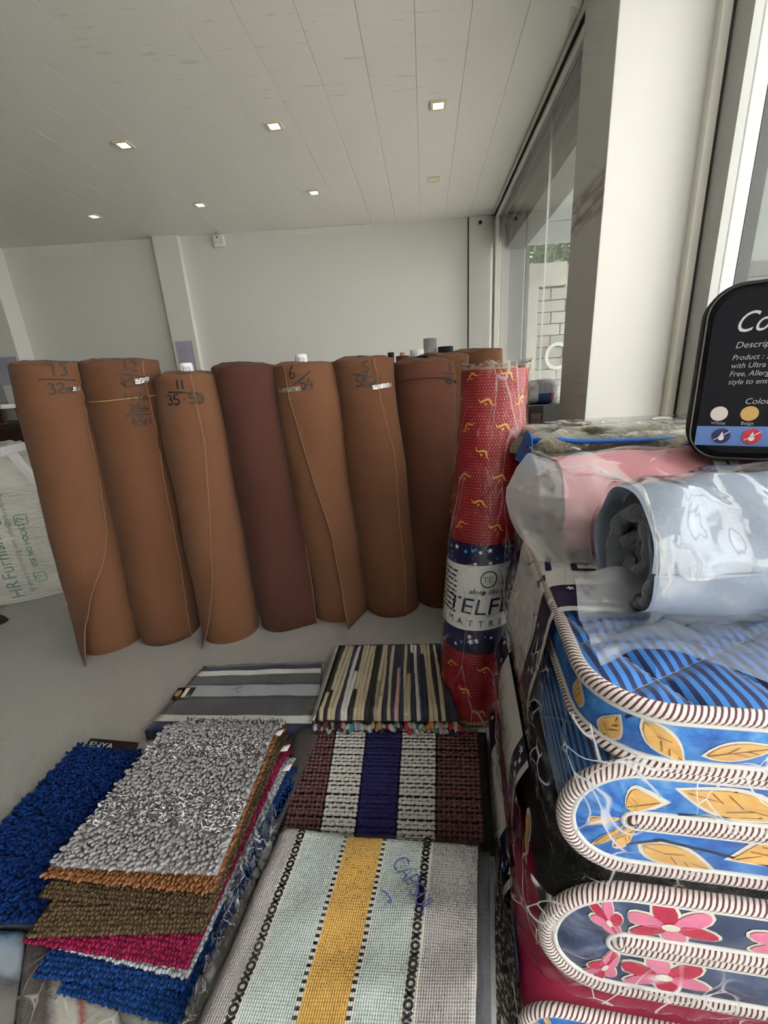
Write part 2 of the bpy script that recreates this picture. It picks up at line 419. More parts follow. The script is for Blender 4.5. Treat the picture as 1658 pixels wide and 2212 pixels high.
# --- plastic films
def m_film(name, haze, gloss, rough, scale, strength, dist, tint=(1, 1, 1), base=0.025, stretch=(1, 1, 1), thr=None, crease_glint=0.0, white=(0.9, 0.92, 0.95)):
    t = NT(name); o = t.vmul(t.obj(), stretch)
    h = t.noise(scale, o, 2, 0.5, 0.8)
    hz = haze
    if thr is not None: hz = t.math('MULTIPLY', t.step(t.noise(scale*0.6, o, 2), thr, 0.12), haze)
    if crease_glint:                                       # white lines painted along the creases as crinkle highlights
        w2 = t.n('ShaderNodeTexNoise'); w2.inputs['Scale'].default_value = scale*0.35; w2.inputs['Detail'].default_value = 0
        t.put(w2.inputs['Vector'], o); dv = t.n('ShaderNodeVectorMath', operation='MULTIPLY_ADD'); t.put(dv.inputs[0], w2.outputs[1]); dv.inputs[1].default_value = (0.16, 0.16, 0.16); t.put(dv.inputs[2], o)
        e = t.voro(scale*0.55, dv.outputs[0], 'DISTANCE_TO_EDGE')
        ln = t.math('SUBTRACT', 1.0, t.step(e, 0.022, 0.018)); ln = t.math('MULTIPLY', ln, t.step(w2.outputs[0], 0.52, 0.10))
        hz = t.math('MAXIMUM', hz, t.math('MULTIPLY', ln, crease_glint))
    return t.film(tint=tint, haze=hz, gloss=gloss, rough=rough, normal=t.bump(h, strength, dist), base=base, white=white)
M_FILM = m_film('clear_plastic_wrap', 0.08, 1.2, 0.12, 16, 0.7, 0.02, thr=0.55)
M_FILMF = m_film('crinkled_clear_film', 0.10, 1.6, 0.09, 24, 0.6, 0.02, thr=0.60, crease_glint=0.55)
M_FILMS = m_film('stretched_clear_film', 0.05, 0.55, 0.12, 20, 0.8, 0.02, stretch=(1.0, 1.0, 0.22), thr=0.62, crease_glint=0.35)
M_MILK = m_film('milky_plastic_bag', 0.27, 1.2, 0.25, 7, 0.35, 0.03, white=(.97, .98, 1.0))
M_FILMC = m_film('crumpled_pouch_film', 0.22, 1.3, 0.12, 30, 0.6, 0.02, thr=0.50, crease_glint=0.8)  # haze and crease lines raised to paint in bright film highlights
M_FILMM = m_film('clear_mat_pouch', 0.03, 0.9, 0.12, 14, 0.4, 0.01, thr=0.60, base=0.012)

# ================================================================== the setting
def struct(o): o['kind'] = 'structure'; return o
A_FRONT = -2.6                                            # wall behind the camera
struct(prism('floor', [(-9.3, -3.2), AO(-3.2, 1.10)[:2], AO(5.30, 1.10)[:2], (-9.3, 5.30)], -0.08, 0.0, M_FLOOR))
# ceiling of long PVC boards, every board a piece of its own
ceil = struct(thing('ceiling', (0, 0, CEIL)))
prism('backing_board', [(-9.4, -3.0), AO(-3.0, 1.2)[:2], AO(5.45, 1.2)[:2], (-9.4, 5.45)], CEIL+0.012, CEIL+0.03, M_GAP, ceil)
for k in range(-38, 5):
    o0, o1 = k*0.25+0.0007, (k+1)*0.25-0.0007
    if k == 2: o1 = 0.7335
    a0, a1 = A_FRONT-0.3, 5.40
    if k >= 3: a0, a1, o0, o1 = A_FRONT-0.3, 1.98, 0.7365 if k == 3 else o0, min(o1, 1.12)
    obox('ceiling_panel', a0, a1, o0, o1, CEIL, CEIL+0.011, M_CEIL, ceil, 0.0012)
# back wall with its pilasters and the boxed corner
struct(box('wall_back', -9.2, 1.42, BACK, BACK+0.15, 0, CEIL, M_WALL))
struct(box('wall_left', -9.2, -9.05, -3.0, BACK, 0, CEIL, m_wall('darkened_left_wall', (0.16, 0.13, 0.11))))  # unseen wall, coloured dark so the light falls off to the left
M_FRONTW = m_wall('painted_front_wall', (0.30, 0.28, 0.25))
struct(obox('wall_front', A_FRONT-0.15, A_FRONT, -9.3, -0.10, 0, CEIL, M_FRONTW))
struct(obox('wall_lintel', A_FRONT-0.15, A_FRONT, -0.10, 1.10, 2.35, CEIL, M_FRONTW))
w3 = struct(thing('added_window', AO(A_FRONT, 0.5)))                 # unseen glazed opening, added behind the camera for more light
obox('sill_rail', A_FRONT-0.10, A_FRONT-0.04, -0.10, 1.06, 0, 0.08, M_ALU, w3)
for o_ in (-0.10, 1.01): obox('mullion', A_FRONT-0.10, A_FRONT-0.04, o_, o_+0.05, 0.08, 2.35, M_ALU, w3)
for o_ in (-0.05,): obox('pane', A_FRONT-0.073, A_FRONT-0.067, o_, 1.01, 0.08, 2.35, M_GLASS, w3)
struct(box('trim_1', -2.305, -2.040, 5.080, BACK, 0, CEIL-0.001, M_PIL, bevel=0.004))
struct(box('trim_2', -4.21, -3.935, 4.94, BACK, 0, CEIL-0.001, M_PIL, bevel=0.004))
t3 = struct(box('trim_3', 0.985, 1.222, 5.135, BACK, 0, CEIL-0.004, M_PIL, bevel=0.002))
box('shadow_gap', 0.975, 0.985, 5.150, BACK, 0, CEIL-0.004, M_DARKGAP, t3)
struct(box('trim_4', -1.03, -0.15, 5.156, BACK, CEIL-0.062, CEIL-0.004, M_PIL))
struct(box('trim_5', -0.13, -0.04, 5.154, BACK, CEIL-0.066, CEIL-0.004, M_PIL))
struct(box('trim_6', -3.55, -3.02, 5.156, BACK, CEIL-0.10, CEIL-0.004, M_PIL))
# square pillar between the two windows
struct(obox('wall_pillar', 2.0, 2.386, 0.70, 1.10, 0, CEIL-0.001, M_COLUMN, bevel=0.003))
# far window: head rails, jambs, two panes with a thin joint
w1 = struct(thing('window_1', AO(3.75, 0.76)))
obox('head_bead', 2.386, 5.14, 0.735, 0.742, CEIL-0.035, CEIL-0.002, M_CREAM, w1)
obox('head_seal', 2.386, 5.14, 0.742, 0.760, CEIL-0.030, CEIL-0.004, M_DARKGAP, w1)
obox('head_rail', 2.386, 5.14, 0.760, 0.830, CEIL-0.075, CEIL-0.002, M_ALU, w1)
obox('glazing_bead', 2.386, 5.06, 0.752, 0.764, CEIL-0.085, CEIL-0.060, M_CREAM, w1)
obox('jamb', 5.085, 5.16, 0.742, 0.830, 0, CEIL-0.075, M_ALU, w1)
obox('jamb_bead', 5.02, 5.085, 0.750, 0.785, 0, CEIL-0.085, M_CREAM, w1)
obox('jamb', 2.386, 2.43, 0.750, 0.830, 0, CEIL-0.075, M_ALU, w1)
obox('sill_rail', 2.43, 5.085, 0.750, 0.830, 0, 0.06, M_ALU, w1)
obox('pane', 2.43, 3.205, 0.792, 0.798, 0.06, CEIL-0.075, M_GLASS, w1)
obox('pane', 3.211, 5.085, 0.792, 0.798, 0.06, CEIL-0.075, M_GLASS, w1)
obox('glass_joint', 3.205, 3.211, 0.790, 0.800, 0.06, CEIL-0.075, M_WHITEP, w1)
# near window beside the stacked goods, in the outer plane of the pillar
w2 = struct(thing('window_2', AO(-0.3, 1.06)))
obox('jamb_bead', 1.965, 2.0, 1.018, 1.050, 0, CEIL-0.02, M_CREAM, w2)
obox('jamb_seal', 1.962, 1.966, 1.050, 1.058, 0, CEIL-0.02, M_DARKGAP, w2)
obox('jamb', 1.86, 1.966, 1.058, 1.120, 0, CEIL-0.02, M_ALU, w2)
obox('head_rail', A_FRONT, 1.86, 1.058, 1.120, CEIL-0.09, CEIL-0.002, M_ALU, w2)
obox('sill_rail', A_FRONT, 1.86, 1.058, 1.120, 0, 0.08, M_ALU, w2)
prev = 1.86
for a in (0.42, -1.05, A_FRONT+0.05):
    obox('mullion', a-0.05, a, 1.058, 1.120, 0.08, CEIL-0.09, M_ALU, w2)
    obox('pane', a, prev, 1.086, 1.092, 0.08, CEIL-0.09, M_GLASS, w2); prev = a-0.05

# ---------------------------------------------------------------- outside, seen through the glass
M_CONC = plain('weathered_concrete', (0.50, 0.49, 0.45), 0.9, noise=0.35, nscale=5, bump=0.4, bscale=40)
M_CONCW = plain('white_rendered_post', (0.52, 0.53, 0.50), 0.85, noise=0.10, nscale=3)
M_STONE = [plain('split_stone_pale', (0.44, 0.45, 0.42), 0.9, noise=0.18, nscale=9, bump=0.5, bscale=50, bdist=0.01),
           plain('split_stone_green', (0.36, 0.39, 0.37), 0.9, noise=0.2, nscale=8, bump=0.5, bscale=50, bdist=0.01),
           plain('split_stone_warm', (0.45, 0.42, 0.37), 0.9, noise=0.18, nscale=9, bump=0.5, bscale=50, bdist=0.01)]
M_MORT = plain('stone_joint', (0.20, 0.20, 0.18), 0.95)
M_PANEL = plain('pale_cladding_board', (0.34, 0.36, 0.37), 0.6, noise=0.05, nscale=2)
M_GREYB = plain('grey_painted_beam', (0.17, 0.18, 0.165), 0.7, noise=0.08, nscale=4)
M_STRIPE = plain('cream_beam_strip', (0.42, 0.39, 0.33), 0.7, noise=0.2, nscale=6)
M_LEAFG = NT('green_leaf'); M_LEAFG = M_LEAFG.pbr(M_LEAFG.mix(M_LEAFG.noise(6), (0.035, 0.075, 0.030), (0.12, 0.19, 0.09)), 0.6)
M_LETTER = plain('cream_sign_letter', (0.66, 0.65, 0.58), 0.6)
struct(prism('ground_outside', [AO(-9, -9)[:2], AO(-9, 12)[:2], AO(14, 12)[:2], AO(14, 1.13)[:2], AO(A_FRONT-0.2, 1.13)[:2], AO(A_FRONT-0.2, -9)[:2]], -0.18, -0.10, plain('pale_paving', (0.72, 0.70, 0.65), 0.9, noise=0.12, nscale=3)))
yd = thing('boundary_wall', AO(6.6, 2.9, -0.1), 'pale split-stone boundary wall outside behind the far window glass', 'wall')
obox('wall_core', 6.54, 6.80, 1.50, 5.2, -0.1, 2.22, M_MORT, yd)
obox('end_post', 6.42, 6.84, 1.29, 1.53, -0.1, 2.22, M_CONCW, yd, 0.01)
obox('coping_block', 6.38, 6.90, 1.27, 1.86, 2.22, 2.48, M_CONC, yd, 0.012)
obox('coping_block', 6.44, 6.90, 1.87, 3.4, 2.20, 2.46, M_CONC, yd, 0.012)
rs = random.Random(5)
for r in range(15):
    z0 = 2.20-(r+1)*0.147; x = 1.535
    first = True
    while x < 3.0:
        w_ = rs.uniform(0.13, 0.2) if first and r % 2 == 0 else rs.uniform(0.29, 0.40)
        first = False
        q = rs.uniform(0, 0.012)
        obox('stone_block', 6.50-q, 6.56, x, x+w_-0.010, z0+0.005, z0+0.142, M_STONE[rs.choice((0, 0, 1, 2))], yd, 0.006)
        x += w_
# raised sign letters C and O on the stone
def letter(ch, off, z0, hgt, label):
    v, f = text_mesh2d(ch, 1.0)
    xs = [p[0] for p in v]; ys = [p[1] for p in v]; sx = hgt/(max(ys)-min(ys))
    bm = bmesh.new()
    vs = [bm.verts.new(AO(6.455, off+(p[0]-min(xs))*sx*0.85, z0+(p[1]-min(ys))*sx)) for p in v]
    for q in f: bm.faces.new([vs[i] for i in q])
    r = bmesh.ops.extrude_face_region(bm, geom=list(bm.faces))
    for e in r['geom']:
        if isinstance(e, bmesh.types.BMVert): e.co += SA*0.035
    o = bm_obj('sign_letter', bm, M_LETTER); tag(o, label, 'letter', 'letters on the stone wall'); return o
letter('C', 1.66, 1.16, 0.36, 'raised cream letter C on the stone wall outside')
letter('O', 1.93, 1.16, 0.36, 'raised cream letter O on the stone wall outside')
struct(obox('added_shade_canopy', 2.45, 6.15, 1.13, 3.3, 3.01, 3.10, M_PANEL))  # canopy added to hold back sky light at the far window
bd = thing('cladding_screen', AO(6.25, 2.2, 2.5), 'pale grey boarded screen above the outside stone wall', 'screen')
for k in range(5):
    obox('cladding_board', 6.22, 6.25, 1.25, 4.2, 2.66+k*0.235, 2.66+k*0.235+0.231, M_PANEL, bd, 0.003)
for xx in (1.30, 2.75, 4.1): obox('post', 6.25, 6.32, xx, xx+0.06, -0.1, 3.66, M_GREYB, bd)
bb = thing('eaves_beam', AO(4.4, 1.0, 2.43), 'grey outside eaves beam with a cream strip above the window', 'beam')
obox('beam', 2.2, 6.1, 0.90, 1.10, 2.43, 3.0, M_GREYB, bb)
obox('cream_strip', 2.2, 6.1, 0.892, 0.90, 2.60, 2.655, M_STRIPE, bb)
obox('beam_post', 5.32, 5.50, 0.92, 1.10, -0.1, 2.43, M_PANEL, bb)
# tree behind the wall
tr = thing('leafy_tree', AO(8.4, 2.2, -0.1), 'green leafy tree rising behind the outside stone wall', 'tree')
tube('trunk', [AO(8.4, 2.2, -0.1), AO(8.42, 2.25, 1.3), AO(8.35, 2.15, 2.9)], 0.07, plain('grey_bark', (0.2, 0.18, 0.15), 0.9), tr)
NL = 4200; c0 = RNG.normal(0, 1, (NL, 3)); base = np.array([AO(8.4, 2.3, 3.0)[i] for i in range(3)])
P = base+c0*np.array([0.85, 0.45, 0.42]); ax = RNG.normal(0, 1, (NL, 3)); ax /= np.linalg.norm(ax, axis=1)[:, None]
bx = np.cross(ax, RNG.normal(0, 1, (NL, 3))); bx /= np.linalg.norm(bx, axis=1)[:, None]
L_ = RNG.uniform(0.06, 0.13, (NL, 1))
V = np.stack([P-ax*L_, P+bx*L_*0.28, P+ax*L_, P-bx*L_*0.28], 1).reshape(-1, 3)
lv = link('foliage', npmesh('foliage', V, np.arange(NL*4).reshape(-1, 4), smooth=False), M_LEAFG, tr); lv['kind'] = 'stuff'
for k in range(5):
    tube('branch', [AO(8.1, 1.6+0.25*k, 2.3), AO(8.15, 1.75+0.25*k, 2.75+0.05*k), AO(8.2, 1.95+0.3*k, 3.1)], 0.008, M_STRIPE, tr, 5)
# rendered pier and dark framed glazing across the yard, past the near window
pr = struct(obox('wall_yard', 2.95, 3.35, 1.655, 1.80, -0.1, 4.2, M_CONCW))
yw = thing('yard_window', AO(3.0, 1.95, -0.1), 'dark framed grey glazing outside beyond the near window', 'window')
obox('frame', 2.95, 3.03, 1.805, 1.875, -0.1, 4.2, plain('dark_grey_frame', (0.010, 0.012, 0.013), 0.6, noise=0.4, nscale=30), yw)
obox('frame', 2.97, 3.03, 1.875, 3.6, 1.66, 1.74, plain('dark_grey_rail', (0.05, 0.055, 0.055), 0.6), yw)
obox('pane', 2.985, 3.0, 1.875, 3.6, 1.74, 4.2, plain('grey_green_pane', (0.085, 0.10, 0.095), 0.35, noise=0.25, nscale=3), yw)
obox('lower_panel', 2.985, 3.0, 1.875, 3.6, -0.1, 1.66, plain('grey_lower_panel', (0.10, 0.105, 0.10), 0.5), yw)

# ---------------------------------------------------------------- fittings
def ceiling_light(along, off, lit, label):
    t = thing('ceiling_light', AO(along, off, CEIL), label, 'ceiling light', 'square ceiling downlights')
    a = 0.048; b = 0.031; z0, z1 = CEIL-0.008, CEIL-0.0005
    for (a0, a1, b0, b1) in ((-a, -b, -a, a), (b, a, -a, a), (-b, b, -a, -b), (-b, b, b, a)):
        pass
    bm = bmesh.new()
    for (a0, a1, b0, b1) in ((-a, -b, -a, a), (b, a, -a, a), (-b, b, -a, -b), (-b, b, b, a)):
        vs = []
        for z in (z0, z1):
            for y, x in ((a0, b0), (a0, b1), (a1, b1), (a1, b0)): vs.append(bm.verts.new(AO(along+y, off+x, z)))
        for q in ((0, 1, 2, 3), (4, 5, 6, 7), (0, 1, 5, 4), (1, 2, 6, 5), (2, 3, 7, 6), (3, 0, 4, 7)): bm.faces.new([vs[i] for i in q])
    bm_obj('frame', bm, M_LAMPF, t)
    obox('diffuser', along-b, along+b, off-b, off+b, CEIL-0.0045, CEIL-0.001, M_LAMP if lit else M_LAMPOFF, t)
rowA = [(-1.873, 'lit square ceiling light, leftmost of the nearer row of three'), (-0.878, 'lit square ceiling light, middle of the nearer row of three'), (0.124, 'lit square ceiling light, nearest the window in the nearer row')]
rowB = [(-2.90, 'lit square ceiling light, leftmost of the far row of four'), (-1.90, 'second lit ceiling light from the left in the far row'), (-0.886, 'third lit ceiling light from the left in the far row'), (0.117, 'unlit square ceiling light at the window end of the far row')]
for o_, l_ in rowA: ceiling_light(3.165, o_, True, l_)
for i, (o_, l_) in enumerate(rowB): ceiling_light(4.20, o_, i < 3, l_)
# small wall socket high on the back wall
sk = thing('wall_socket', (-1.625, BACK, 2.665), 'small white socket box high on the back wall', 'socket')
box('socket_box', -1.690, -1.575, 5.115, BACK, 2.615, 2.722, M_WHITEP, sk, 0.012)
box('pin_hole', -1.648, -1.637, 5.113, 5.116, 2.690, 2.708, M_BLACKP, sk)
for xx in (-1.668, -1.615): box('pin_hole', xx, xx+0.012, 5.113, 5.116, 2.650, 2.655, M_DARKGAP, sk)
# dark bolt on the boxed corner
bo = thing('corner_bolt', (1.10, 5.135, 2.678), 'small dark bolt near the top of the boxed corner', 'bolt')
def disc_y(name, cx, cy, cz, r, d, mat, parent):
    bm = bmesh.new(); bmesh.ops.create_cone(bm, cap_ends=True, segments=20, radius1=r, radius2=r*0.85, depth=d,
        matrix=Matrix.Translation((cx, cy, cz)) @ Matrix.Rotation(PI/2, 4, 'X')); return bm_obj(name, bm, mat, parent)
disc_y('ring', 1.10, 5.131, 2.678, 0.024, 0.010, M_ALU, bo); disc_y('head', 1.10, 5.122, 2.678, 0.016, 0.016, M_BLACKP, bo)
# notices on the pilasters
def m_notice():
    t = NT('printed_notice'); u, v, uvv = t.uv()
    rows = t.math('GREATER_THAN', t.frac(v, 0.034), 0.55); wd_ = t.step(t.noise(70, uvv, 2), 0.47, 0.04)
    ins = t.math('MULTIPLY', t.band(u, 0.12, 0.58), t.band(v, 0.05, 0.93))
    c = t.mix(t.math('MULTIPLY', t.math('MULTIPLY', rows, wd_), t.math('MULTIPLY', ins, 0.5)), (0.43, 0.42, 0.52), (0.18, 0.18, 0.25))
    return t.pbr(c, 0.5)
M_NOTICE = m_notice()
def notice(x0, x1, y, z0, z1, label):
    t = thing('paper_notice', ((x0+x1)/2, y, z0), label, 'notice')
    surf('sheet', lambda u, v: Vector((lerp(x0, x1, u), y-0.0015, lerp(z0, z1, v))), 2, 2, M_NOTICE, t, smooth=False, thick=-0.001)
notice(-2.272, -2.085, 5.0785, 1.40, 1.72, 'lilac printed notice on the pilaster above the rolls')
notice(-4.20, -3.965, 4.9385, 1.37, 1.66, 'lilac printed notice at the far left pilaster')

# ================================================================== standing rolls of brown felt carpet
def carpet_roll(base, top, H, r0, r1, mat, label, flap=None, fdir=1, cuff=False, core=False, marks=(), tapes=(), seed=0, tele=0.02):
    bx, by = base; tx, ty = top
    root = thing('carpet_roll', (bx, by, 0), label, 'carpet roll', 'brown felt carpet rolls standing in a row')
    fd = Vector((-bx, -by, 0)).normalized(); rd = Vector((-fd.y, fd.x, 0))
    def axis(v): return Vector((lerp(bx, tx, v), lerp(by, ty, v), v*H))
    def pt(th, v, d=0.0):
        lump = 0.0085*wob(th*0.8+seed, v*3.0, seed, 1.0)+0.0025*wob(th*2.2, v*14+seed, 0, 1.0, 8)*(1 if v < 0.35 else 0.4)
        rr = lerp(r0, r1, v)+0.006*math.sin(PI*min(1, v))+lump*min(1, v*8+0.3)+d
        return axis(v)+fd*(rr*math.cos(th))+rd*(rr*math.sin(th))
    def topw(th): return 0.009*wob(math.sin(th)*1.6+seed*3, math.cos(th)*1.6, seed, 1.0)
    def body(u, v):
        th = lerp(-PI, PI, u); p = pt(th, min(v, 1)); p.z += topw(th)*sm(0.95, 1.0, v)
        return p
    surf('roll_body', body, 72, 40, mat, root)
    # wound end: layers telescoping slightly upwards to the core
    def end(u, v):
        th = lerp(-PI, PI, u); k = v
        rr = lerp(lerp(r1, r1, 1), 0.032, k)
        z = tele*min(1, k*2.2)*(0.75+0.25*math.cos(th+2.4))+0.0035*abs(math.sin(k*11*PI+th*0.5))*(k > 0.02)
        q = pt(th, 1); a = axis(1); d = (q-a); d.z = 0
        return a+d*(rr/r1)+Vector((0, 0, z+topw(th)*max(0, 1-k*1.5)))
    surf('roll_end', end, 56, 24, mat, root)
    surf('roll_foot', lambda u, v: axis(0)+(pt(lerp(-PI, PI, u), 0)-axis(0))*(1-v)+Vector((0, 0, 0.002)), 40, 2, mat, root, flip=True)
    if core:
        a = axis(1)
        tube('core_tube', [a+Vector((0, 0, -0.1)), a+Vector((0, 0, 0.045)), a+Vector((0, 0, 0.052))], 0.029, M_PAPER, root, 20, rfn=lambda t: 0.029 if t < 0.9 else 0.024)
        decal('tube_print', ribbon2d([[(-.018+.004*k, -.01+.012*math.sin(k*2.1)) for k in range(10)], [(-.016+.004*k, .008+.009*math.cos(k*2.7)) for k in range(9)]], 0.0025),
              lambda x, y: a+fd*(0.0305*math.cos(x/0.03))+rd*(0.0305*math.sin(x/0.03))+Vector((0, 0, 0.022+y)), M_INKB, root)
    if flap:
        vs, te, tp = flap; te = [math.radians(a) for a in te]; tp = [math.radians(a) for a in tp]
        def fl(u, v):
            e = table(vs, te, v); p = min(table(vs, tp, v), e); th = lerp(math.radians(-165), e, u**0.8)
            d = 0.0065
            if th <= p: q = pt(th*fdir, v, d)
            else:
                q0 = pt(p*fdir, v, d); q1 = pt(p*fdir+0.02*fdir, v, d); tg = (q1-q0); tg.z = 0; tg.normalize()
                ex = (th-p)*r0; q = q0+tg*ex
            if u > 0.955 and th <= p: q = pt(th*fdir, v, d+0.007*sm(0.955, 1.0, u)*(0.3+abs(wob(v*7+seed, 1, 0, 1.0))))
            q.z = max(q.z, 0.002); return q
        surf('loose_flap', fl, 56, 40, mat, root, thick=0.0035, flip=(fdir < 0))
        tube('cut_edge', [fl(1.0, k/40)+fd*0.0008 for k in range(41)], 0.0022, M_FELTE, root, 6)
    if cuff:
        surf('turned_cuff', lambda u, v: pt(lerp(-PI, PI, u), lerp(0.925+0.022*math.cos(lerp(-PI, PI, u)*1.1), 1.0, v)+0.0, 0.007-0.003*v), 60, 8, mat, root, thick=0.003)
        tube('cuff_edge', [pt(th, 0.925+0.022*math.cos(th*1.1), 0.006) for th in np.linspace(-2.6, 2.6, 50)], 0.004, mat, root, 6)
    for (deg, z, strokes, wd_) in marks:
        th0 = math.radians(deg)
        decal('handwritten_mark', ribbon2d(strokes, wd_), lambda x, y: pt(th0+x/r1, (z+y)/H, 0.0120), M_INK, root)
    for (deg, z, w_, h_) in tapes:
        th0 = math.radians(deg)
        surf('tape_strip', lambda u, v: pt(th0+(u-0.5)*w_/r1, (z+(v-0.5)*h_+0.008*(u-0.5))/H, 0.0150+0.002*abs(math.sin(u*9+v*3))), 12, 4, M_TAPE, root)
    return root, pt, axis
L = lambda *a: list(a)
def line(x0, y0, x1, y1): return [[(x0, y0), ((x0+x1)/2, (y0+y1)/2+0.002), (x1, y1)]]
carpet_roll((-1.505, 1.955), (-1.462, 2.005), 1.372, 0.150, 0.152, M_FELT2, 'leftmost brown carpet roll marked 13 over 32 with a peeling flap',
    ([0, .15, .3, .45, .6, 1], [-18, -14, 4, 24, 27, 30], [-86, -74, -40, 18, 27, 30]), 1,
    marks=[(6, 1.322, pen('13', -.03, 0, .042)+line(-.07, -.012, .05, -.022)+pen('32m', -.05, -.072, .042, .7)+[[(-.042, .047), (.035, .05)]], .0058)], tapes=[(27, 1.268, .055, .018)], seed=1)
carpet_roll((-1.215, 2.005), (-1.180, 2.055), 1.365, 0.143, 0.152, M_FELT, 'second brown carpet roll from the left marked 12 over 45 m',
    ([0, .3, .55, .8, 1], [30, 33, 29, 30, 27], [30, 33, 29, 30, 27]), 1,
    marks=[(10, 1.325, pen('12', -.03, 0, .04)+line(-.06, -.008, .05, -.028)+pen('45m', -.045, -.064, .036), .0058),
           (14, 1.20, pen('v17m', -.06, 0, .034)+pen('28m', -.045, -.048, .034)+line(-.06, -.058, .04, -.062)+pen('45M', -.045, -.105, .036), .0054)],
    tapes=[(22, 1.283, .055, .022), (43, 1.278, .035, .018)], seed=2)
tie_root = bpy.context.scene.objects['carpet_roll.001']
carpet_roll((-0.880, 1.985), (-0.882, 2.035), 1.295, 0.140, 0.130, M_FELT2, 'third brown carpet roll from the left marked 11 over 35.50',
    ([0, .1, .27, .52, .77, 1], [-40, -34, -17, -5, 7, 4], [-92, -72, -34, -8, 7, 4]), 1, core=True,
    marks=[(-16, 1.238, pen('11', -.02, 0, .038, .5)+line(-.05, -.010, .06, -.022)+pen('35.50', -.062, -.062, .040), .0058)], seed=3)
carpet_roll((-0.610, 2.055), (-0.645, 2.105), 1.320, 0.125, 0.128, M_FELTD, 'dark brown carpet roll with a flap hanging right, no markings',
    ([0, .27, .53, .77, 1], [72, 76, 88, 93, 100], [6, 20, 50, 84, 100]), 1, seed=4)
carpet_roll((-0.316, 2.135), (-0.388, 2.190), 1.310, 0.148, 0.154, M_FELT2, 'brown carpet roll marked 6 over 54 with a light front flap',
    ([0, .08, .2, .44, .74, .9, 1], [10, 4, -2, 2, 20, 29, 29], [-58, -54, -44, -26, 6, 27, 29]), -1, core=True,
    marks=[(-9, 1.255, pen('6', -.035, .0, .052)+[[(-.02, -.03), (.06, .025)]]+pen('54', .005, -.052, .046, .65), .0058)], tapes=[(-26, 1.205, .11, .020)], seed=5)
carpet_roll((-0.014, 2.160), (-0.092, 2.210), 1.318, 0.150, 0.146, M_FELT, 'brown carpet roll marked 5 over 58 mtr',
    ([0, .3, .67, .87, 1], [25, 35, 36, 25, 22], [25, 35, 36, 25, 22]), 1,
    marks=[(2, 1.262, pen('5', -.005, .0, .046)+line(-.055, -.006, .075, -.032)+pen('58', -.045, -.062, .042)+pen('mtr', .018, -.066, .030, .62), .0058)], tapes=[(32, 1.195, .10, .020)], seed=6)
carpet_roll((0.265, 2.215), (0.205, 2.265), 1.290, 0.140, 0.150, m_felt('reddish_brown_felt_carpet', (0.112, 0.044, 0.028)), 'reddish brown carpet roll with a turned-over top, beside the red mattress roll', cuff=True,
    marks=[(52, 1.245, pen('1', 0, 0, .036)+line(-.04, -.008, .04, -.016)+pen('46', -.03, -.06, .040, .62), .0054)], seed=7, tele=0.03)
carpet_roll((0.350, 2.560), (0.350, 2.580), 1.325, 0.140, 0.145, M_FELT, 'brown carpet roll half hidden behind the red mattress roll, marked 2',
    ([0, 1], [48, 44], [48, 44]), 1, marks=[(38, 1.25, pen('2', 0, 0, .04)+pen('5', 0, -.07, .04), .0058)], seed=8)
carpet_roll((0.605, 2.800), (0.590, 2.830), 1.345, 0.145, 0.150, M_FELT2, 'rearmost brown carpet roll next to the far window', seed=9)
# thin yellow string round the second roll
def _tie():
    fd = Vector((1.215, -2.005, 0)).normalized(); rd = Vector((-fd.y, fd.x, 0)); c = Vector((-1.184, 2.05, 1.212))
    P = [c+fd*(0.162*math.cos(t))+rd*(0.162*math.sin(t))+Vector((0, 0, 0.005*math.sin(t*1.5))) for t in np.linspace(-1.4, 1.35, 24)]
    tube('yellow_string', P, 0.0016, plain('yellow_string', (0.55, 0.42, 0.12), 0.7), tie_root, 5)
_tie()

# slim rolls standing behind the carpet rolls
def slim_roll(x, y, r, H, mat, label, capm=None, capz=0.0, knob=None, name='slim_roll'):
    t = thing(name, (x, y, 0), label, 'roll', 'slim rolls standing behind the carpets')
    bm = bmesh.new(); seg = 28
    prof = [(0.0, 0), (r, 0), (r*1.01, H*0.5), (r, H-capz), (r, H-0.004), (r*0.86, H), (r*0.8, H-0.012), (r*0.15, H-0.012)]
    rings = [[bm.verts.new((x+q*math.cos(2*PI*k/seg), y+q*math.sin(2*PI*k/seg), z)) for k in range(seg)] for q, z in prof[1:]]
    for a, b in zip(rings, rings[1:]):
        for k in range(seg): bm.faces.new((a[k], a[(k+1) % seg], b[(k+1) % seg], b[k]))
    bm.faces.new(rings[0][::-1]); bm.faces.new(rings[-1])
    bm_obj('roll_body', bm, mat, t, smooth=True)
    if capm: tube('paper_cap', [(x, y, H-0.06), (x, y, H-0.03), (x, y, H+0.004)], r*1.04, capm, t, 24)
    if knob: tube('wooden_plug', [(x, y, H-0.02), (x, y, H+0.018), (x, y, H+0.022)], r*0.38, knob, t, 14)
M_GREYV = plain('grey_vinyl', (0.44, 0.46, 0.46), 0.4, noise=0.06, nscale=8); M_RED = plain('maroon_fabric', (0.16, 0.012, 0.018), 0.85, noise=0.3, nscale=60)
M_WOODL = plain('pale_wood', (0.42, 0.28, 0.16), 0.6)
slim_roll(0.327, 3.05, 0.044, 1.452, M_GREYV, 'pale grey slim tube, tallest behind the carpet rolls')
slim_roll(0.425, 3.02, 0.051, 1.395, M_BLACKC, 'black slim roll right of the grey tube')
slim_roll(0.234, 3.00, 0.045, 1.382, M_BLACKC, 'black slim roll with a torn white paper top', M_PAPER, 0.05)
slim_roll(0.062, 3.02, 0.021, 1.380, M_BLACKC, 'thinnest black rod behind the carpet rolls')
slim_roll(0.137, 2.98, 0.043, 1.352, M_RED, 'maroon slim roll with a wooden plug', None, 0, M_WOODL)
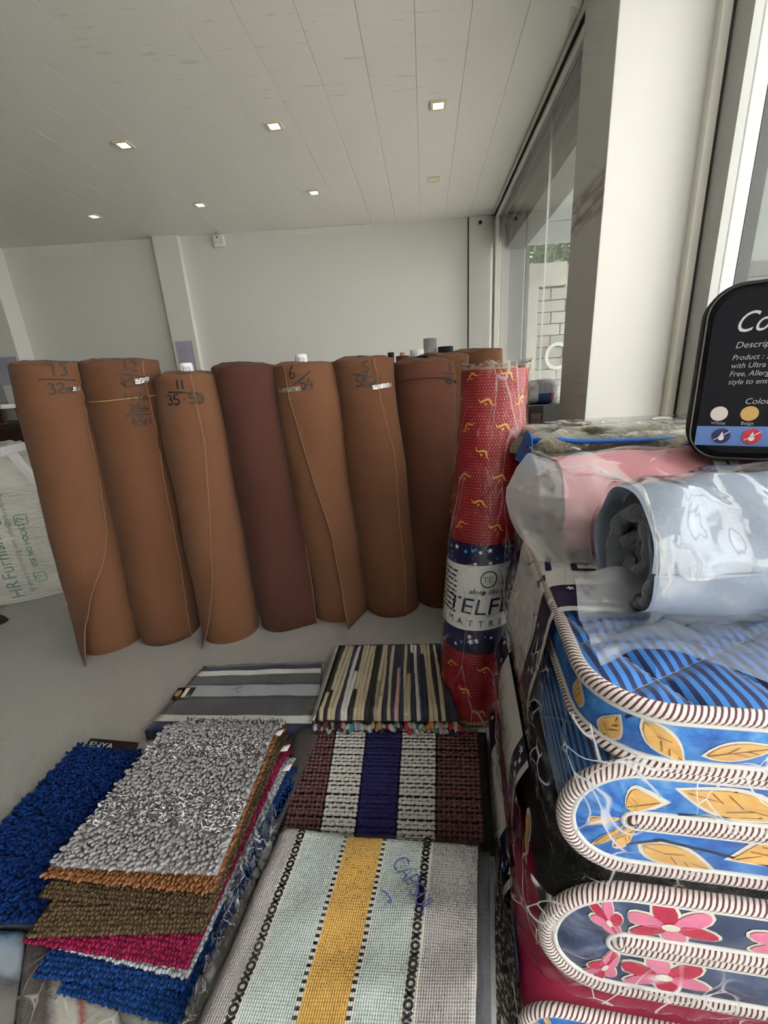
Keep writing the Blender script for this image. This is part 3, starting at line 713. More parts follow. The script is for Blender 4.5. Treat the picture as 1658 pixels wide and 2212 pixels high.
slim_roll(0.115, 2.70, 0.085, 1.300, plain('bright_red_fabric', (0.27, 0.02, 0.025), 0.85, noise=0.2, nscale=50), 'short red fabric roll behind the roll marked 5')
slim_roll(0.27, 2.62, 0.07, 1.315, M_RED, 'maroon fabric roll peeping over the reddish brown carpet')

# ================================================================== goods at the far left
# white woven sack with green print
def m_sack():
    t = NT('white_woven_sack'); o = t.obj(); x = t.xyz(o)
    wv = t.math('ADD', t.math('SINE', t.math('MULTIPLY', x[0], 1400.0)), t.math('SINE', t.math('MULTIPLY', x[2], 1400.0)))
    wr = t.noise(9, t.vmul(o, (0.8, 0.8, 3.6)), 4, 0.6, 0.6)
    n1 = t.bump(wr, 0.55, 0.03); n2 = t.bump(wv, 0.08, 0.001, n1)
    return t.pbr(t.mix(t.noise(3), (0.50, 0.49, 0.44), (0.62, 0.61, 0.56)), 0.5, n2, spec=0.4)
M_SACK = m_sack(); M_GREEN = plain('green_sack_print', (0.03, 0.22, 0.16), 0.6); M_GREYG = plain('grey_green_sack_print', (0.18, 0.26, 0.24), 0.6)
sack = thing('woven_sack', (-2.47, 2.62, 0), 'white woven sack with green lettering, standing at the far left', 'sack')
_sx = Vector((math.cos(0.36), math.sin(0.36), 0)); _sy = Vector((-_sx.y, _sx.x, 0)); _sc = Vector((-2.47, 2.60, 0))
def sack_pt(a, z, d=0.0):
    """a: angle round the sack, 0 faces the front"""
    v = z/0.97; hw = 0.33*(1-0.16*max(0, v-0.55)**2*4)*(1+0.05*math.sin(v*PI)); hd = 0.20*(1+0.30*math.sin(min(1, v)*PI*0.9)-0.35*sm(0.75, 1.0, v))
    c, s = math.cos(a), math.sin(a); e = 0.42
    X = hw*math.copysign(abs(s)**e, s); Y = -hd*math.copysign(abs(c)**(e*1.7), c)
    k = 0.010*wob(a*2, z*9, 1, 1.0)+0.006*wob(a*5, z*22, 0, 1.0, 6)
    n = Vector((X, Y, 0)).normalized()*(k+d)
    lean = Vector((0.04*v, -0.02*v, 0))
    return _sc+_sx*(X+n.x)+_sy*(Y+n.y)+lean+Vector((0, 0, z))
surf('sack_body', lambda u, v: sack_pt(lerp(-PI, PI, u), 0.002+v*0.93), 90, 50, M_SACK, sack)
surf('sack_mouth', lambda u, v: (lambda p, c: Vector((lerp(c.x, p.x, 1-0.85*v), lerp(c.y, p.y, 1-0.85*v), p.z+0.05*math.sin(v*PI*0.8)+0.012*wob(u*9, v*5, 2, 1.5))))(sack_pt(lerp(-PI, PI, u), 0.932), _sc+Vector((0.04, -0.02, 0))), 60, 14, M_SACK, sack)
surf('sack_base', lambda u, v: (lambda p: Vector((lerp(p.x, _sc.x, v), lerp(p.y, _sc.y, v), 0.002)))(sack_pt(lerp(-PI, PI, u), 0.002)), 60, 2, M_SACK, sack, flip=True)
def on_sack(x, y): return (lambda a: sack_pt(math.copysign(math.asin(min(1, abs(a)**(1/0.42))) if abs(a) < 1 else PI/2, a), y, 0.004))(max(-0.985, min(0.985, x/0.33)))
def vtext(txt, size, x, y, mat, nm, shear=0.0):     # lettering that climbs the sack
    v, f = text_mesh2d(txt, size, shear); decal(nm, ([(x-b, y+a) for a, b in v], f), on_sack, mat, sack)
for w_, y_ in (('HR', 0.035), ('Furnishing', 0.175), ('P', 0.62)): vtext(w_, 0.098, 0.050, y_, M_GREYG, 'sack_lettering')
vtext('@ www.hrfurnishing.com  info@hrfurnishing.com', 0.036, 0.108, 0.06, M_GREYG, 'sack_lettering')
vtext('USE NO HOOKS', 0.040, 0.168, 0.235, M_GREEN, 'sack_lettering')
for yy in (0.13, 0.52):
    r = [(0.132+0.055*a, yy+0.062*b) for a, b in ((.1, 0), (.9, 0), (1, .1), (1, .9), (.9, 1), (.1, 1), (0, .9), (0, .1), (.1, 0))]
    decal('hook_symbol', ribbon2d([r, [(0.175, yy+.031), (0.160, yy+.031), (0.160, yy+.03)], arc2(0.150, yy+.031, .011, .013, 0, 300, 8)], 0.0035), on_sack, M_GREEN, sack)
# white steel folding stand behind the sack
st = thing('folding_stand', (-1.85, 2.3, 0), 'white steel folding stand between the sack and the first carpet roll', 'stand')
def bar(name, a, b, w_, mat, parent):
    a, b = Vector(a), Vector(b); t = (b-a).normalized(); s = t.cross(Vector((0, 1, 0))).normalized(); n = Vector((0, 1, 0))
    bm = bmesh.new(); vs = [bm.verts.new(p+s*(w_/2*i)+n*(w_/2*j)) for p in (a, b) for i, j in ((-1, -1), (1, -1), (1, 1), (-1, 1))]
    for q in ((0, 1, 2, 3), (7, 6, 5, 4), (0, 4, 5, 1), (1, 5, 6, 2), (2, 6, 7, 3), (3, 7, 4, 0)): bm.faces.new([vs[i] for i in q])
    return bm_obj(name, bm, mat, parent, 0.004)
bar('top_bar', (-2.075, 2.30, 0.972), (-1.52, 2.30, 1.055), 0.042, M_WHITEM, st)
bar('leg', (-2.03, 2.30, 0.965), (-1.535, 2.30, 0.0), 0.034, M_WHITEM, st)
bar('leg', (-1.54, 2.345, 1.04), (-2.02, 2.345, 0.0), 0.034, M_WHITEM, st)
box('corner_cap', -2.092, -2.05, 2.272, 2.328, 0.945, 0.995, M_WHITEP, st, 0.006)
# folded patterned cloths behind the stand
M_PAT = NT('dark_patterned_cloth'); M_PAT = M_PAT.pbr(M_PAT.mix(M_PAT.step(M_PAT.voro(38), 0.25, 0.05), (0.35, 0.24, 0.03), (0.018, 0.014, 0.035)), 0.8)
pc = thing('cloth_bundle', (-2.30, 3.1, 0), 'dark patterned cloth bundle with a yellow top behind the white stand', 'cloth bundle')
box('bundle_body', -2.62, -2.06, 2.95, 3.30, 0.0, 0.90, M_PAT, pc, 0.03, 3, True)
box('yellow_fold', -2.61, -2.07, 2.94, 3.29, 0.90, 0.925, plain('yellow_cloth', (0.40, 0.28, 0.04), 0.8), pc, 0.01)
# dark counter against the wall with a white-topped stool on it
ct = thing('counter', (-3.4, 4.5, 0), 'dark brown wooden counter at the far left wall', 'counter')
box('counter_top', -4.5, -2.35, 4.18, 4.80, 0.955, 1.0, M_BROWNW, ct, 0.006)
box('front_panel', -4.45, -2.40, 4.24, 4.27, 0.02, 0.955, M_BROWNW, ct)
box('side_panel', -2.43, -2.40, 4.27, 4.78, 0.0, 0.955, M_BROWNW, ct)
box('side_panel', -4.45, -4.42, 4.27, 4.78, 0.0, 0.955, M_BROWNW, ct)
stl = thing('low_stool', (-4.0, 4.5, 1.0), 'white-topped low stool on the dark counter', 'stool')
box('stool_top', -4.42, -3.785, 4.36, 4.72, 1.135, 1.178, M_WHITEP, stl, 0.012, 3, True)
for xx in (-4.36, -3.90):
    for yy in (4.40, 4.64): box('leg', xx, xx+0.05, yy, yy+0.05, 1.0, 1.136, M_BROWNW, stl)
# black shoe at the left edge
sh = thing('black_shoe', (-2.40, 2.10, 0), 'rounded black shoe tip on the grey floor at the left edge', 'shoe')
def shoe_pt(u, v):
    a = lerp(-PI, PI, u); b = v*PI/2
    l = 0.13*math.cos(a)*math.cos(b); w_ = 0.055*math.sin(a)*math.cos(b); z = 0.014+(0.085-0.035*math.cos(a)*math.cos(b))*math.sin(b)
    return Vector((-2.395+l*0.86+w_*0.5, 2.13+l*0.5-w_*0.86, z))
surf('upper', shoe_pt, 32, 12, M_BLACKC, sh)
prism('sole', [(-2.395+0.135*math.cos(a)*0.86+0.059*math.sin(a)*0.5, 2.13+0.135*math.cos(a)*0.5-0.059*math.sin(a)*0.86) for a in np.linspace(0, 2*PI, 28)[:-1]][::-1], 0.0, 0.016, M_BLACKP, sh)

# ================================================================== upright red mattress roll in clear film
def m_redroll():
    t = NT('red_dotted_mattress_cloth'); u, v, uvv = t.uv()
    p = 0.0105
    row = t.math('FLOOR', t.math('DIVIDE', v, p)); sh_ = t.math('MULTIPLY', t.math('MODULO', row, 2.0), p/2)
    a = t.math('SUBTRACT', t.frac(t.math('ADD', u, sh_), p), 0.5); b = t.math('SUBTRACT', t.frac(v, p), 0.5)
    d = t.math('ADD', t.math('MULTIPLY', a, a), t.math('MULTIPLY', b, b))
    dot = t.math('LESS_THAN', d, 0.016)
    q = 0.16
    e1 = t.math('ABSOLUTE', t.math('SUBTRACT', t.frac(t.math('ADD', u, v), q), 0.5)); e2 = t.math('ABSOLUTE', t.math('SUBTRACT', t.frac(t.math('SUBTRACT', u, v), q), 0.5))
    seam = t.math('GREATER_THAN', t.math('MAXIMUM', e1, e2), 0.492)
    c = t.mix(t.noise(7), (0.17, 0.003, 0.009), (0.28, 0.005, 0.016)); c = t.mix(dot, c, (0.62, 0.40, 0.26))
    c = t.mix(t.math('MULTIPLY', seam, 0.5), c, (0.10, 0.0, 0.005))
    hq = t.math('SUBTRACT', 1.0, t.math('MAXIMUM', e1, e2))
    return t.pbr(c, 0.45, t.bump(hq, 0.5, 0.02), spec=0.4)
M_REDM = m_redroll(); M_GOLD = plain('gold_print', (0.62, 0.30, 0.045), 0.5)
def m_check():
    t = NT('gold_black_checked_piping'); u, v, uvv = t.uv()
    k = t.math('MODULO', t.math('ADD', t.math('FLOOR', t.math('MULTIPLY', u, 6.0)), t.math('FLOOR', t.math('DIVIDE', v, 0.0065))), 2.0)
    return t.pbr(t.mix(k, (0.50, 0.34, 0.12), (0.03, 0.016, 0.012)), 0.6)
M_CHECK = m_check()
M_NAVY = plain('navy_label_print', (0.010, 0.010, 0.045), 0.35); M_WLABEL = plain('white_label', (0.66, 0.66, 0.65), 0.35)
M_STARW = plain('white_star_print', (0.75, 0.76, 0.80), 0.4); M_STARB = plain('blue_star_print', (0.05, 0.22, 0.62), 0.4)
M_LABK = plain('dark_label_lettering', (0.012, 0.012, 0.05), 0.35); M_LABB = plain('blue_label_lettering', (0.02, 0.13, 0.55), 0.35)
M_LABG = plain('green_label_print', (0.05, 0.30, 0.12), 0.4)
RB, RT, RH, RR = Vector((0.264, 1.340, 0)), Vector((0.405, 1.615, 1.25)), 1.25, 0.116
rr_ = thing('mattress_roll', RB, 'red dotted mattress rolled upright with a white starry label, in clear film', 'mattress')
_fd = Vector((-RB.x-0.02, -RB.y, 0)).normalized(); _rd = Vector((-_fd.y, _fd.x, 0))
def red_pt(th, z, d=0.0):
    v = z/RH; r = RR*(1+0.03*math.sin(v*PI)-0.07*sm(0.12, 0.0, v))+d+0.003*wob(th*1.3, v*5, 3, 1.0)
    a = lerp(0, 1, v); p = RB.lerp(RT, a); p.z = z
    return p+_fd*(r*math.cos(th))+_rd*(r*math.sin(th))
surf('mattress_body', lambda u, v: red_pt(lerp(-PI, PI, u), 0.012+v*(RH-0.02)), 80, 40, M_REDM, rr_, su=2*PI*RR, sv=RH)
def red_end(u, v):
    n = 2.6; th = u*n*2*PI; r = RR*(1-0.85*u); z = RH-0.012-0.02*abs(2*v-1)
    c = RT.copy(); c.z = z
    w_ = (v-0.5)*0.034
    return c+_fd*((r-0.017+w_)*math.cos(th+0.9))+_rd*((r-0.017+w_)*math.sin(th+0.9))+Vector((0, 0, 0.012))
surf('rolled_end', red_end, 110, 4, M_REDM, rr_, su=0.8, sv=0.04)
tube('end_piping', [red_end(k/120*0.42, 1.0)+Vector((0, 0, 0.012)) for k in range(121)], 0.0075, M_CHECK, rr_, 8)
tube('foot_piping', [red_pt(a, 0.02, 0.002) for a in np.linspace(-2.0, 2.0, 50)], 0.007, M_CHECK, rr_, 8)
def motif(u0, z0, s, rot):
    A = [(-1.0, .05), (-.75, .28), (-.5, .20), (-.25, -.05), (.0, -.22), (.3, -.22), (.6, -.02), (1.0, .12), (.62, -.10)]
    up = [(-.95, .02), (-.78, -.20), (-.48, -.20), (-.18, .12), (.10, .30), (.40, .14), (.68, -.06), (1.05, -.04)]
    st_ = [[(p[0], p[1]) for p in smooth2(up)]]
    v1 = ribbon_taper(st_[0], 0.24)
    v2 = poly2d([ellipse(.02, -.26, .13, .12)])
    return move2d(join2d(v1, v2), u0, z0, rot, s)
def smooth2(P, n=5): return [(p.x, p.y) for p in smoothpts([(a, b, 0) for a, b in P], n)]
def ribbon_taper(s, w_):
    v, f = [], []
    for i, p in enumerate(s):
        a = s[max(i-1, 0)]; c = s[min(i+1, len(s)-1)]; dx, dy = c[0]-a[0], c[1]-a[1]; l = math.hypot(dx, dy) or 1
        h_ = w_/2*(0.12+0.88*math.sin(PI*i/(len(s)-1))); v += [(p[0]-dy/l*h_, p[1]+dx/l*h_), (p[0]+dy/l*h_, p[1]-dx/l*h_)]
    for i in range(len(s)-1): f.append((2*i, 2*i+1, 2*i+3, 2*i+2))
    return v, f
rq = random.Random(3); alt = 0
for row in range(15):
    z = 0.06+row*0.083
    for col in range(4):
        th = math.radians(-105+col*62+(31 if row % 2 else 0)); alt += 1
        if 0.29 < z < 0.66: continue
        decal('printed_motif', motif(0, 0, 0.031, (0.35 if (row+col) % 2 else -0.5)+rq.uniform(-.2, .2)), (lambda T, Z: (lambda x, y: red_pt(T+x/RR, Z+y, 0.0016)))(th, z), M_GOLD, rr_)
# label sleeve: star bands at both edges, white field with lettering
LZ0, LZ1 = 0.285, 0.665
sl = surf('label_sleeve', lambda u, v: red_pt(lerp(-PI, PI, u), lerp(LZ0, LZ1, v), 0.004), 72, 10, M_NAVY, rr_)
def wav(x): return 0.012*math.sin(x*7+0.5)
surf('label_field', lambda u, v: red_pt(lerp(-2.4, 2.4, u), lerp(LZ0+0.078+wav(lerp(-2.4, 2.4, u)*RR), LZ1-0.075+wav(lerp(-2.4, 2.4, u)*RR), v), 0.0055), 60, 6, M_WLABEL, sl)
rq = random.Random(11)
for (z0, z1) in ((LZ0+.008, LZ0+.070), (LZ1-.068, LZ1-.008)):
    for m_, n_, s0, s1 in ((M_STARW, 14, .006, .013), (M_STARB, 14, .004, .009)):
        P_ = [star(rq.uniform(-0.19, 0.19), rq.uniform(z0, z1), rq.uniform(s0, s1), rq.uniform(0, 2)) for _ in range(n_)]
        for p_ in P_: decal('printed_star', poly2d([p_]), lambda x, y: red_pt(x/RR, y, 0.006), m_, sl)
def redtext(txt, size, u0, z0, mat, shear=0.0, sx=1.0): 
    v, f = text_mesh2d(txt, size, shear); decal('label_lettering', ([(u0+a*sx, z0+b) for a, b in v], f), lambda x, y: red_pt(x/RR, y, 0.0075), mat, sl)
redtext('TELFLO', 0.080, -0.118, 0.425, M_LABK, 0.12, 1.12)
redtext('M  A  T  T  R  E  S  S', 0.030, -0.110, 0.383, M_LABK)
redtext('sleep like a baby', 0.026, -0.035, 0.497, M_LABK, 0.35)
for k in range(9): decal('small_print', move2d(dashes(0.085, 0.0065, k), -0.165, 0.56-0.018*k), lambda x, y: red_pt(x/RR, y, 0.0075), M_LABK, sl)
redtext('TE', 0.030, 0.006, 0.538, M_LABG)
decal('label_ring', ribbon2d([arc2(0.026, 0.549, 0.026, 0.028, 0, 360, 24)], 0.004), lambda x, y: red_pt(x/RR, y, 0.0078), M_LABK, sl)
# clear film round it, gathered at the top
def film_pt(u, v):
    th = lerp(-PI, PI, u); z = 0.004+v*(RH+0.012)
    d = 0.006+0.004*wob(th*3, v*7, 1, 1.3)+0.003*abs(wob(th*7, v*2.5, 0, 1.4, 10))
    return red_pt(th, min(z, RH), d)+Vector((0, 0, max(0, z-RH)))
surf('clear_film', film_pt, 90, 50, M_FILMS, rr_)
surf('film_top', lambda u, v: (lambda p: Vector((lerp(p.x, RT.x, v*0.9), lerp(p.y, RT.y, v*0.9), p.z+0.006*math.sin(v*6+u*30)-0.03*v)))(film_pt(u, 1.0)), 60, 8, M_FILMF, rr_)

# ================================================================== mats on the floor
def quad(tl, tr, br, bl, z):
    """patch over four marked corners at height z: fn(u, v), u left to right, v near to far"""
    a, b, c, d = W(*bl, z), W(*br, z), W(*tr, z), W(*tl, z)
    return lambda u, v: (a*(1-u)+b*u)*(1-v)+(d*(1-u)+c*u)*v
def shag(name, pos, nrm_lean, length, radius, mat, parent, jitter=0.35, seed=0, sides=5):
    """joined pile of soft strands: pos (N,3), lean (3,) or (N,3)"""
    rg = np.random.default_rng(seed); N = len(pos)
    ts = np.array([0, .35, .7, .92, 1.0]); rs_ = np.array([.85, 1.0, 1.02, .82, .22]); K = len(ts)
    lean = np.broadcast_to(np.asarray(nrm_lean, float), (N, 3))+rg.normal(0, jitter, (N, 3))*np.array([1, 1, .3])
    up = np.array([0, 0, 1.0]); ln = length*rg.uniform(.75, 1.25, N)
    d0 = up+0.4*lean; d1 = 0.25*up+lean
    C = np.zeros((N, K, 3)); cur = np.array(pos, float)
    for k in range(K):
        if k:
            t = ts[k]; d = d0*(1-t)+d1*t; d /= np.linalg.norm(d, axis=1)[:, None]; cur = cur+d*(ln*(ts[k]-ts[k-1]))[:, None]
        C[:, k] = cur
    T = np.gradient(C, axis=1); T /= np.linalg.norm(T, axis=2)[:, :, None]
    ref = np.where(np.abs(T[..., 2:3]) < .9, np.array([0, 0, 1.0]), np.array([1.0, 0, 0]))
    X = np.cross(T, ref); X /= np.linalg.norm(X, axis=2)[:, :, None]; Y = np.cross(T, X)
    a = 2*PI*np.arange(sides)/sides; rad = radius*rg.uniform(.85, 1.15, (N, 1))*rs_
    V = C[:, :, None]+rad[:, :, None, None]*(X[:, :, None]*np.cos(a)[None, None, :, None]+Y[:, :, None]*np.sin(a)[None, None, :, None])
    V[..., 2] = np.maximum(V[..., 2], 0.001)
    b = (np.arange(N)*K*sides)[:, None, None]; kk = (np.arange(K-1)*sides)[None, :, None]; s = np.arange(sides)[None, None, :]; s2 = (s+1) % sides
    Q = np.stack([b+kk+s, b+kk+s2, b+kk+sides+s2, b+kk+sides+s], -1).reshape(-1, 4)
    uv = np.repeat(np.stack([rg.uniform(0, 1, N), rg.uniform(0, 1, N)], 1), K*sides, axis=0)
    o = link(name, npmesh(name, V.reshape(-1, 3), Q, uv), mat, parent); o['kind'] = 'stuff'; return o
def scatter(fn, du, dv, u0=0, u1=1, v0=0, v1=1, mask=None, seed=0, jit=.45):
    rg = np.random.default_rng(seed); P = []
    a = fn(0, 0.5); b = fn(1, 0.5); c = fn(0.5, 0); d = fn(0.5, 1)
    nu = max(2, int((b-a).length*(u1-u0)/du)); nv = max(2, int((d-c).length*(v1-v0)/dv))
    for j in range(nv):
        for i in range(nu):
            u = u0+(i+.5+rg.uniform(-jit, jit)+(0.5 if j % 2 else 0))/nu*(u1-u0); v = v0+(j+.5+rg.uniform(-jit, jit))/nv*(v1-v0)
            u = min(max(u, u0), u1)
            if mask and not mask(u, v): continue
            P.append(fn(u, v))
    return np.array([tuple(p) for p in P])
def m_pile(name, c0, c1, rough=0.9, sheen=0.3):
    t = NT(name); u, v, _ = t.uv(); return t.pbr(t.mix(u, c0, c1), rough, None, sheen=0.0, spec=0.12)
def slab(name, fn, th, mat, parent, nu=20, nv=20, su=1.0, sv=1.0, dz=None):
    f2 = fn if dz is None else (lambda u, v: fn(u, v)+Vector((0, 0, dz(u, v))))
    o = surf(name, f2, nu, nv, mat, parent, su=su, sv=sv, thick=th); return o
droop = lambda u, v: -0.055*sm(0.80, 1.0, v)

# --- pile of bath mats: grey shaggy mat on top, coloured mats fanned out under it
gq0 = quad((395, 1527), (612, 1530), (468, 1887), (108, 1868), 0.135)
gq = lambda u, v: gq0(u, v)+Vector((0, 0, droop(u, v)))
M_GREYBASE = plain('grey_mat_base', (0.22, 0.21, 0.22), 0.9)
gm = thing('bath_mat', gq(.5, .5)-Vector((0, 0, .012)), 'grey shaggy chenille mat on top of the bath mat pile', 'mat', 'piled bath mats')
slab('mat_base', gq, 0.010, M_GREYBASE, gm)
plainb = lambda u, v: (v+.012*math.sin(u*9) < .19) or (.37 < v+.012*math.sin(u*9) < .585) or (.71 < v < .90)
Pp = scatter(gq, .0104, .0096, mask=plainb, seed=1)
nearlean = np.array([-0.35, -0.95, 0.0])
shag('chenille_pile', Pp, nearlean*.8, .0165, .0045, m_pile('grey_chenille', (0.25, 0.235, 0.245), (0.36, 0.345, 0.355)), gm, .28, 1)
Ps = scatter(gq, .0054, .0052, mask=lambda u, v: not plainb(u, v), seed=2)
def m_silk():
    t = NT('grey_silky_strand'); u, v, _ = t.uv()
    c = t.ramp(u, [(0, (0.06, 0.05, 0.06)), (.38, (0.17, 0.15, 0.165)), (.60, (0.42, 0.405, 0.42)), (.82, (0.85, 0.85, 0.85))]); return t.pbr(c, 0.35, None, spec=0.6)  # mixed strand tones, white share raised as painted silky highlights
shag('silky_pile', Ps, nearlean*0.7, .013, .0018, m_silk(), gm, .8, 2, 4)
def edge_mat(label, z, near_l, near_r, far_r, far_l, c0, c1, name='bath_mat', seed=0, rib=True, band=.22, lean=(-.1, -.9, 0), ln=.0105, rad=.0040):
    q0 = quad(far_l, far_r, near_r, near_l, z); q = lambda u, v: q0(u, v)+Vector((0, 0, droop(u, v)*0.9))
    t = thing(name, q(.5, .5)-Vector((0, 0, .011)), label, 'mat', 'piled bath mats')
    slab('mat_base', q, 0.008, plain('mat_backing', tuple(x*.6 for x in c0), 0.95), t)
    f = lambda u, v: q(u, v)+Vector((0, 0, -.004))
    P1 = scatter(f, .0088, .0092, v0=0.0, v1=band, seed=seed, jit=.2); P2 = scatter(f, .0085, .0090, u0=0.90, u1=1.0, v0=band, v1=.97, seed=seed+1)
    shag('chenille_pile', np.concatenate([P1, P2]), lean, ln, rad, m_pile('pile_'+name, c0, c1), t, .16, seed)
    return t
edge_mat('rust brown shaggy mat directly under the grey mat', .120, (96, 1890), (462, 1925), (618, 1542), (398, 1540), (0.19, 0.075, 0.030), (0.30, 0.13, 0.055), seed=11, band=.16, ln=.018, rad=.0042, lean=(-.3, -1, 0))
edge_mat('olive brown chenille mat, upper of two in the pile', .108, (82, 1935), (448, 1968), (622, 1556), (398, 1545), (0.075, 0.050, 0.025), (0.125, 0.085, 0.045), seed=13, band=.2)
edge_mat('olive brown chenille mat, lower of two in the pile', .096, (56, 2022), (438, 2010), (628, 1566), (398, 1550), (0.085, 0.056, 0.028), (0.14, 0.095, 0.05), seed=15, band=.25)
edge_mat('crimson chenille mat in the bath mat pile', .084, (48, 2032), (404, 2090), (640, 1580), (398, 1555), (0.20, 0.008, 0.045), (0.34, 0.018, 0.085), seed=17, band=.2)
edge_mat('pale grey chenille mat under the crimson mat', .073, (110, 2042), (404, 2112), (652, 1592), (402, 1560), (0.36, 0.38, 0.41), (0.50, 0.52, 0.55), seed=19, band=.16)
edge_mat('royal blue chenille mat, upper of two in the pile', .062, (70, 2108), (396, 2135), (664, 1606), (405, 1565), (0.006, 0.030, 0.13), (0.015, 0.065, 0.25), seed=21, band=.2)
edge_mat('royal blue chenille mat, lower of two in the pile', .050, (125, 2140), (384, 2212), (672, 1620), (408, 1570), (0.005, 0.030, 0.13), (0.012, 0.06, 0.24), seed=23, band=.25)
for (px, py, z, label) in ((602, 1548, .112, 'crimson'), (618, 1590, .086, 'grey'), (628, 1660, .07, 'blue')):
    pass
# sewn tags sticking out at the pile's right edge
for i, (px, py, z) in enumerate(((598, 1585, .118), (612, 1618, .098), (616, 1660, .085))):
    par = bpy.data.objects['bath_mat.%03d' % (4, 5, 6)[i]]; c = W(px, py, z)
    surf('sewn_tag', lambda u, v: c+Vector((lerp(-.010, .014, u)+.008*v, lerp(-.010, .010, v), .002+.006*u*v)), 4, 4, M_PAPER, par, thick=.0008)

# --- blue shag mat at the left, lying on a packed mat with a black card
bq = quad((165, 1612), (306, 1624), (90, 1992), (-190, 1990), 0.072)
bmz = thing('shag_mat', bq(.5, .5)-Vector((0, 0, .012)), 'royal blue shaggy mat left of the bath mat pile', 'mat')
slab('mat_base', bq, 0.012, plain('blue_mat_base', (0.003, 0.010, 0.06), .95), bmz)
shag('shag_pile', scatter(bq, .0090, .0090, seed=31), (-.15, -.6, 0), .0155, .0046, m_pile('royal_blue_pile', (0.003, 0.014, 0.08), (0.006, 0.034, 0.17)), bmz, .5, 31)
pq = quad((180, 1600), (330, 1612), (88, 1985), (-215, 1985), 0.058)
pk = thing('packed_mat', pq(.5, .5)-Vector((0, 0, .058)), 'packed mat under the blue shag mat with a black card header', 'mat')
slab('folded_mat', lambda u, v: pq(u, v*.97), 0.052, plain('pale_packed_mat', (0.28, 0.32, 0.34), .9, noise=.2, nscale=30), pk)
hq = quad((196, 1596), (300, 1606), (292, 1634), (180, 1622), 0.062)
slab('card_header', lambda u, v: hq(u, v)+Vector((0, 0, .004)), 0.0012, plain('black_card', (0.012, 0.010, 0.012), .4), pk, 4, 3)
v_, f_ = text_mesh2d('ENYA', 1.0)
decal('card_lettering', ([(.05+a*.19, .28+b*.62) for a, b in v_], f_), lambda x, y: hq(x, y)+Vector((0, 0, .0055)), M_WLABEL, pk)
surf('clear_pouch', lambda u, v: pq(lerp(-.04, 1.04, u), lerp(-.02, 1.03, v))+Vector((0, 0, .006-.05*(max(0, abs(u-.5)-.47)/.03)**2*.3)), 20, 20, M_FILMM, pk)

# --- striped mats in clear pouches at the near left corner
def m_blur(name, stops):
    t = NT(name); u, v, uvv = t.uv()
    c = t.ramp(t.math('ADD', u, t.math('MULTIPLY', t.math('SUBTRACT', t.noise(22, uvv), .5), .06)), stops)
    return t.pbr(c, .9, t.bump(t.noise(180), .5, .004))
q1 = quad((60, 2012), (330, 2075), (440, 2330), (20, 2330), 0.040)
p1 = thing('packed_mat', q1(.5, .5)-Vector((0, 0, .04)), 'packed mat with cream, brown and red blocks at the near edge under the pile', 'mat', 'packed mats at the near left')
slab('folded_mat', q1, 0.038, m_blur('cream_brown_red_stripes', [(0, (.13, .11, .10)), (.18, (.10, .08, .08)), (.26, (.42, .41, .36)), (.36, (.45, .44, .38)), (.40, (.28, .06, .06)), (.45, (.35, .33, .29)), (.60, (.36, .36, .31)), (.64, (.07, .06, .06)), (.72, (.26, .29, .24)), (.85, (.30, .32, .30)), (1, (.2, .2, .2))]), p1)
surf('clear_pouch', lambda u, v: q1(lerp(-.05, 1.03, u), lerp(0, 1.03, v))+Vector((0, 0, .006+.003*wob(u*6, v*6, 0, 1.5))), 30, 24, M_FILMF, p1)
q2 = quad((-230, 2000), (52, 2012), (8, 2330), (-420, 2330), 0.042)
p2 = thing('packed_mat', q2(.5, .5)-Vector((0, 0, .042)), 'packed pale blue and grey mat at the bottom left corner', 'mat', 'packed mats at the near left')
def m_blue_grey():
    t = NT('pale_blue_grey_stripes'); u, v, uvv = t.uv()
    c = t.ramp(t.math('ADD', v, t.math('MULTIPLY', t.math('SUBTRACT', t.noise(14, uvv), .5), .10)), [(0, (.20, .20, .19)), (.45, (.22, .22, .21)), (.60, (.10, .10, .11)), (.68, (.30, .36, .42)), (.84, (.34, .42, .50)), (.92, (.20, .30, .42)), (1, (.04, .08, .16))])
    return t.pbr(c, .9, t.bump(t.noise(180), .5, .004))
slab('folded_mat', q2, 0.040, m_blue_grey(), p2)
surf('clear_pouch', lambda u, v: q2(lerp(0, 1.04, u), lerp(0, 1.02, v))+Vector((0, 0, .006+.003*wob(u*7, v*7, 3, 1.5))), 30, 24, M_FILMF, p2)

# --- navy, white and grey striped terry mat in a clear pouch
sq = quad((442, 1441), (693, 1431), (686, 1588), (312, 1580), 0.046)
bt = thing('striped_mat', sq(.5, .5)-Vector((0, 0, .046)), 'navy, white and grey striped terry mat in a clear pouch beyond the pile', 'mat')
def m_terry():
    t = NT('navy_white_grey_terry'); u, v, uvv = t.uv()
    w_ = t.math('ADD', v, t.math('MULTIPLY', t.math('SUBTRACT', t.noise(60, uvv), .5), .02))
    N_, Wt, G_, Tl, Lg = (.012, .02, .075), (.62, .62, .57), (.085, .09, .095), (.02, .05, .085), (.36, .36, .38)
    c = t.ramp(w_, [(0, N_), (.13, Wt), (.22, G_), (.45, Tl), (.49, Lg), (.66, Tl), (.69, G_), (.83, Wt), (.91, N_)], True)
    return t.pbr(c, .95, t.bump(t.noise(500, detail=1), .6, .004), sheen=.3, spec=.1)
slab('folded_mat', sq, 0.042, m_terry(), bt, 24, 24, dz=lambda u, v: .003*wob(u*5, v*5, 2, 1))
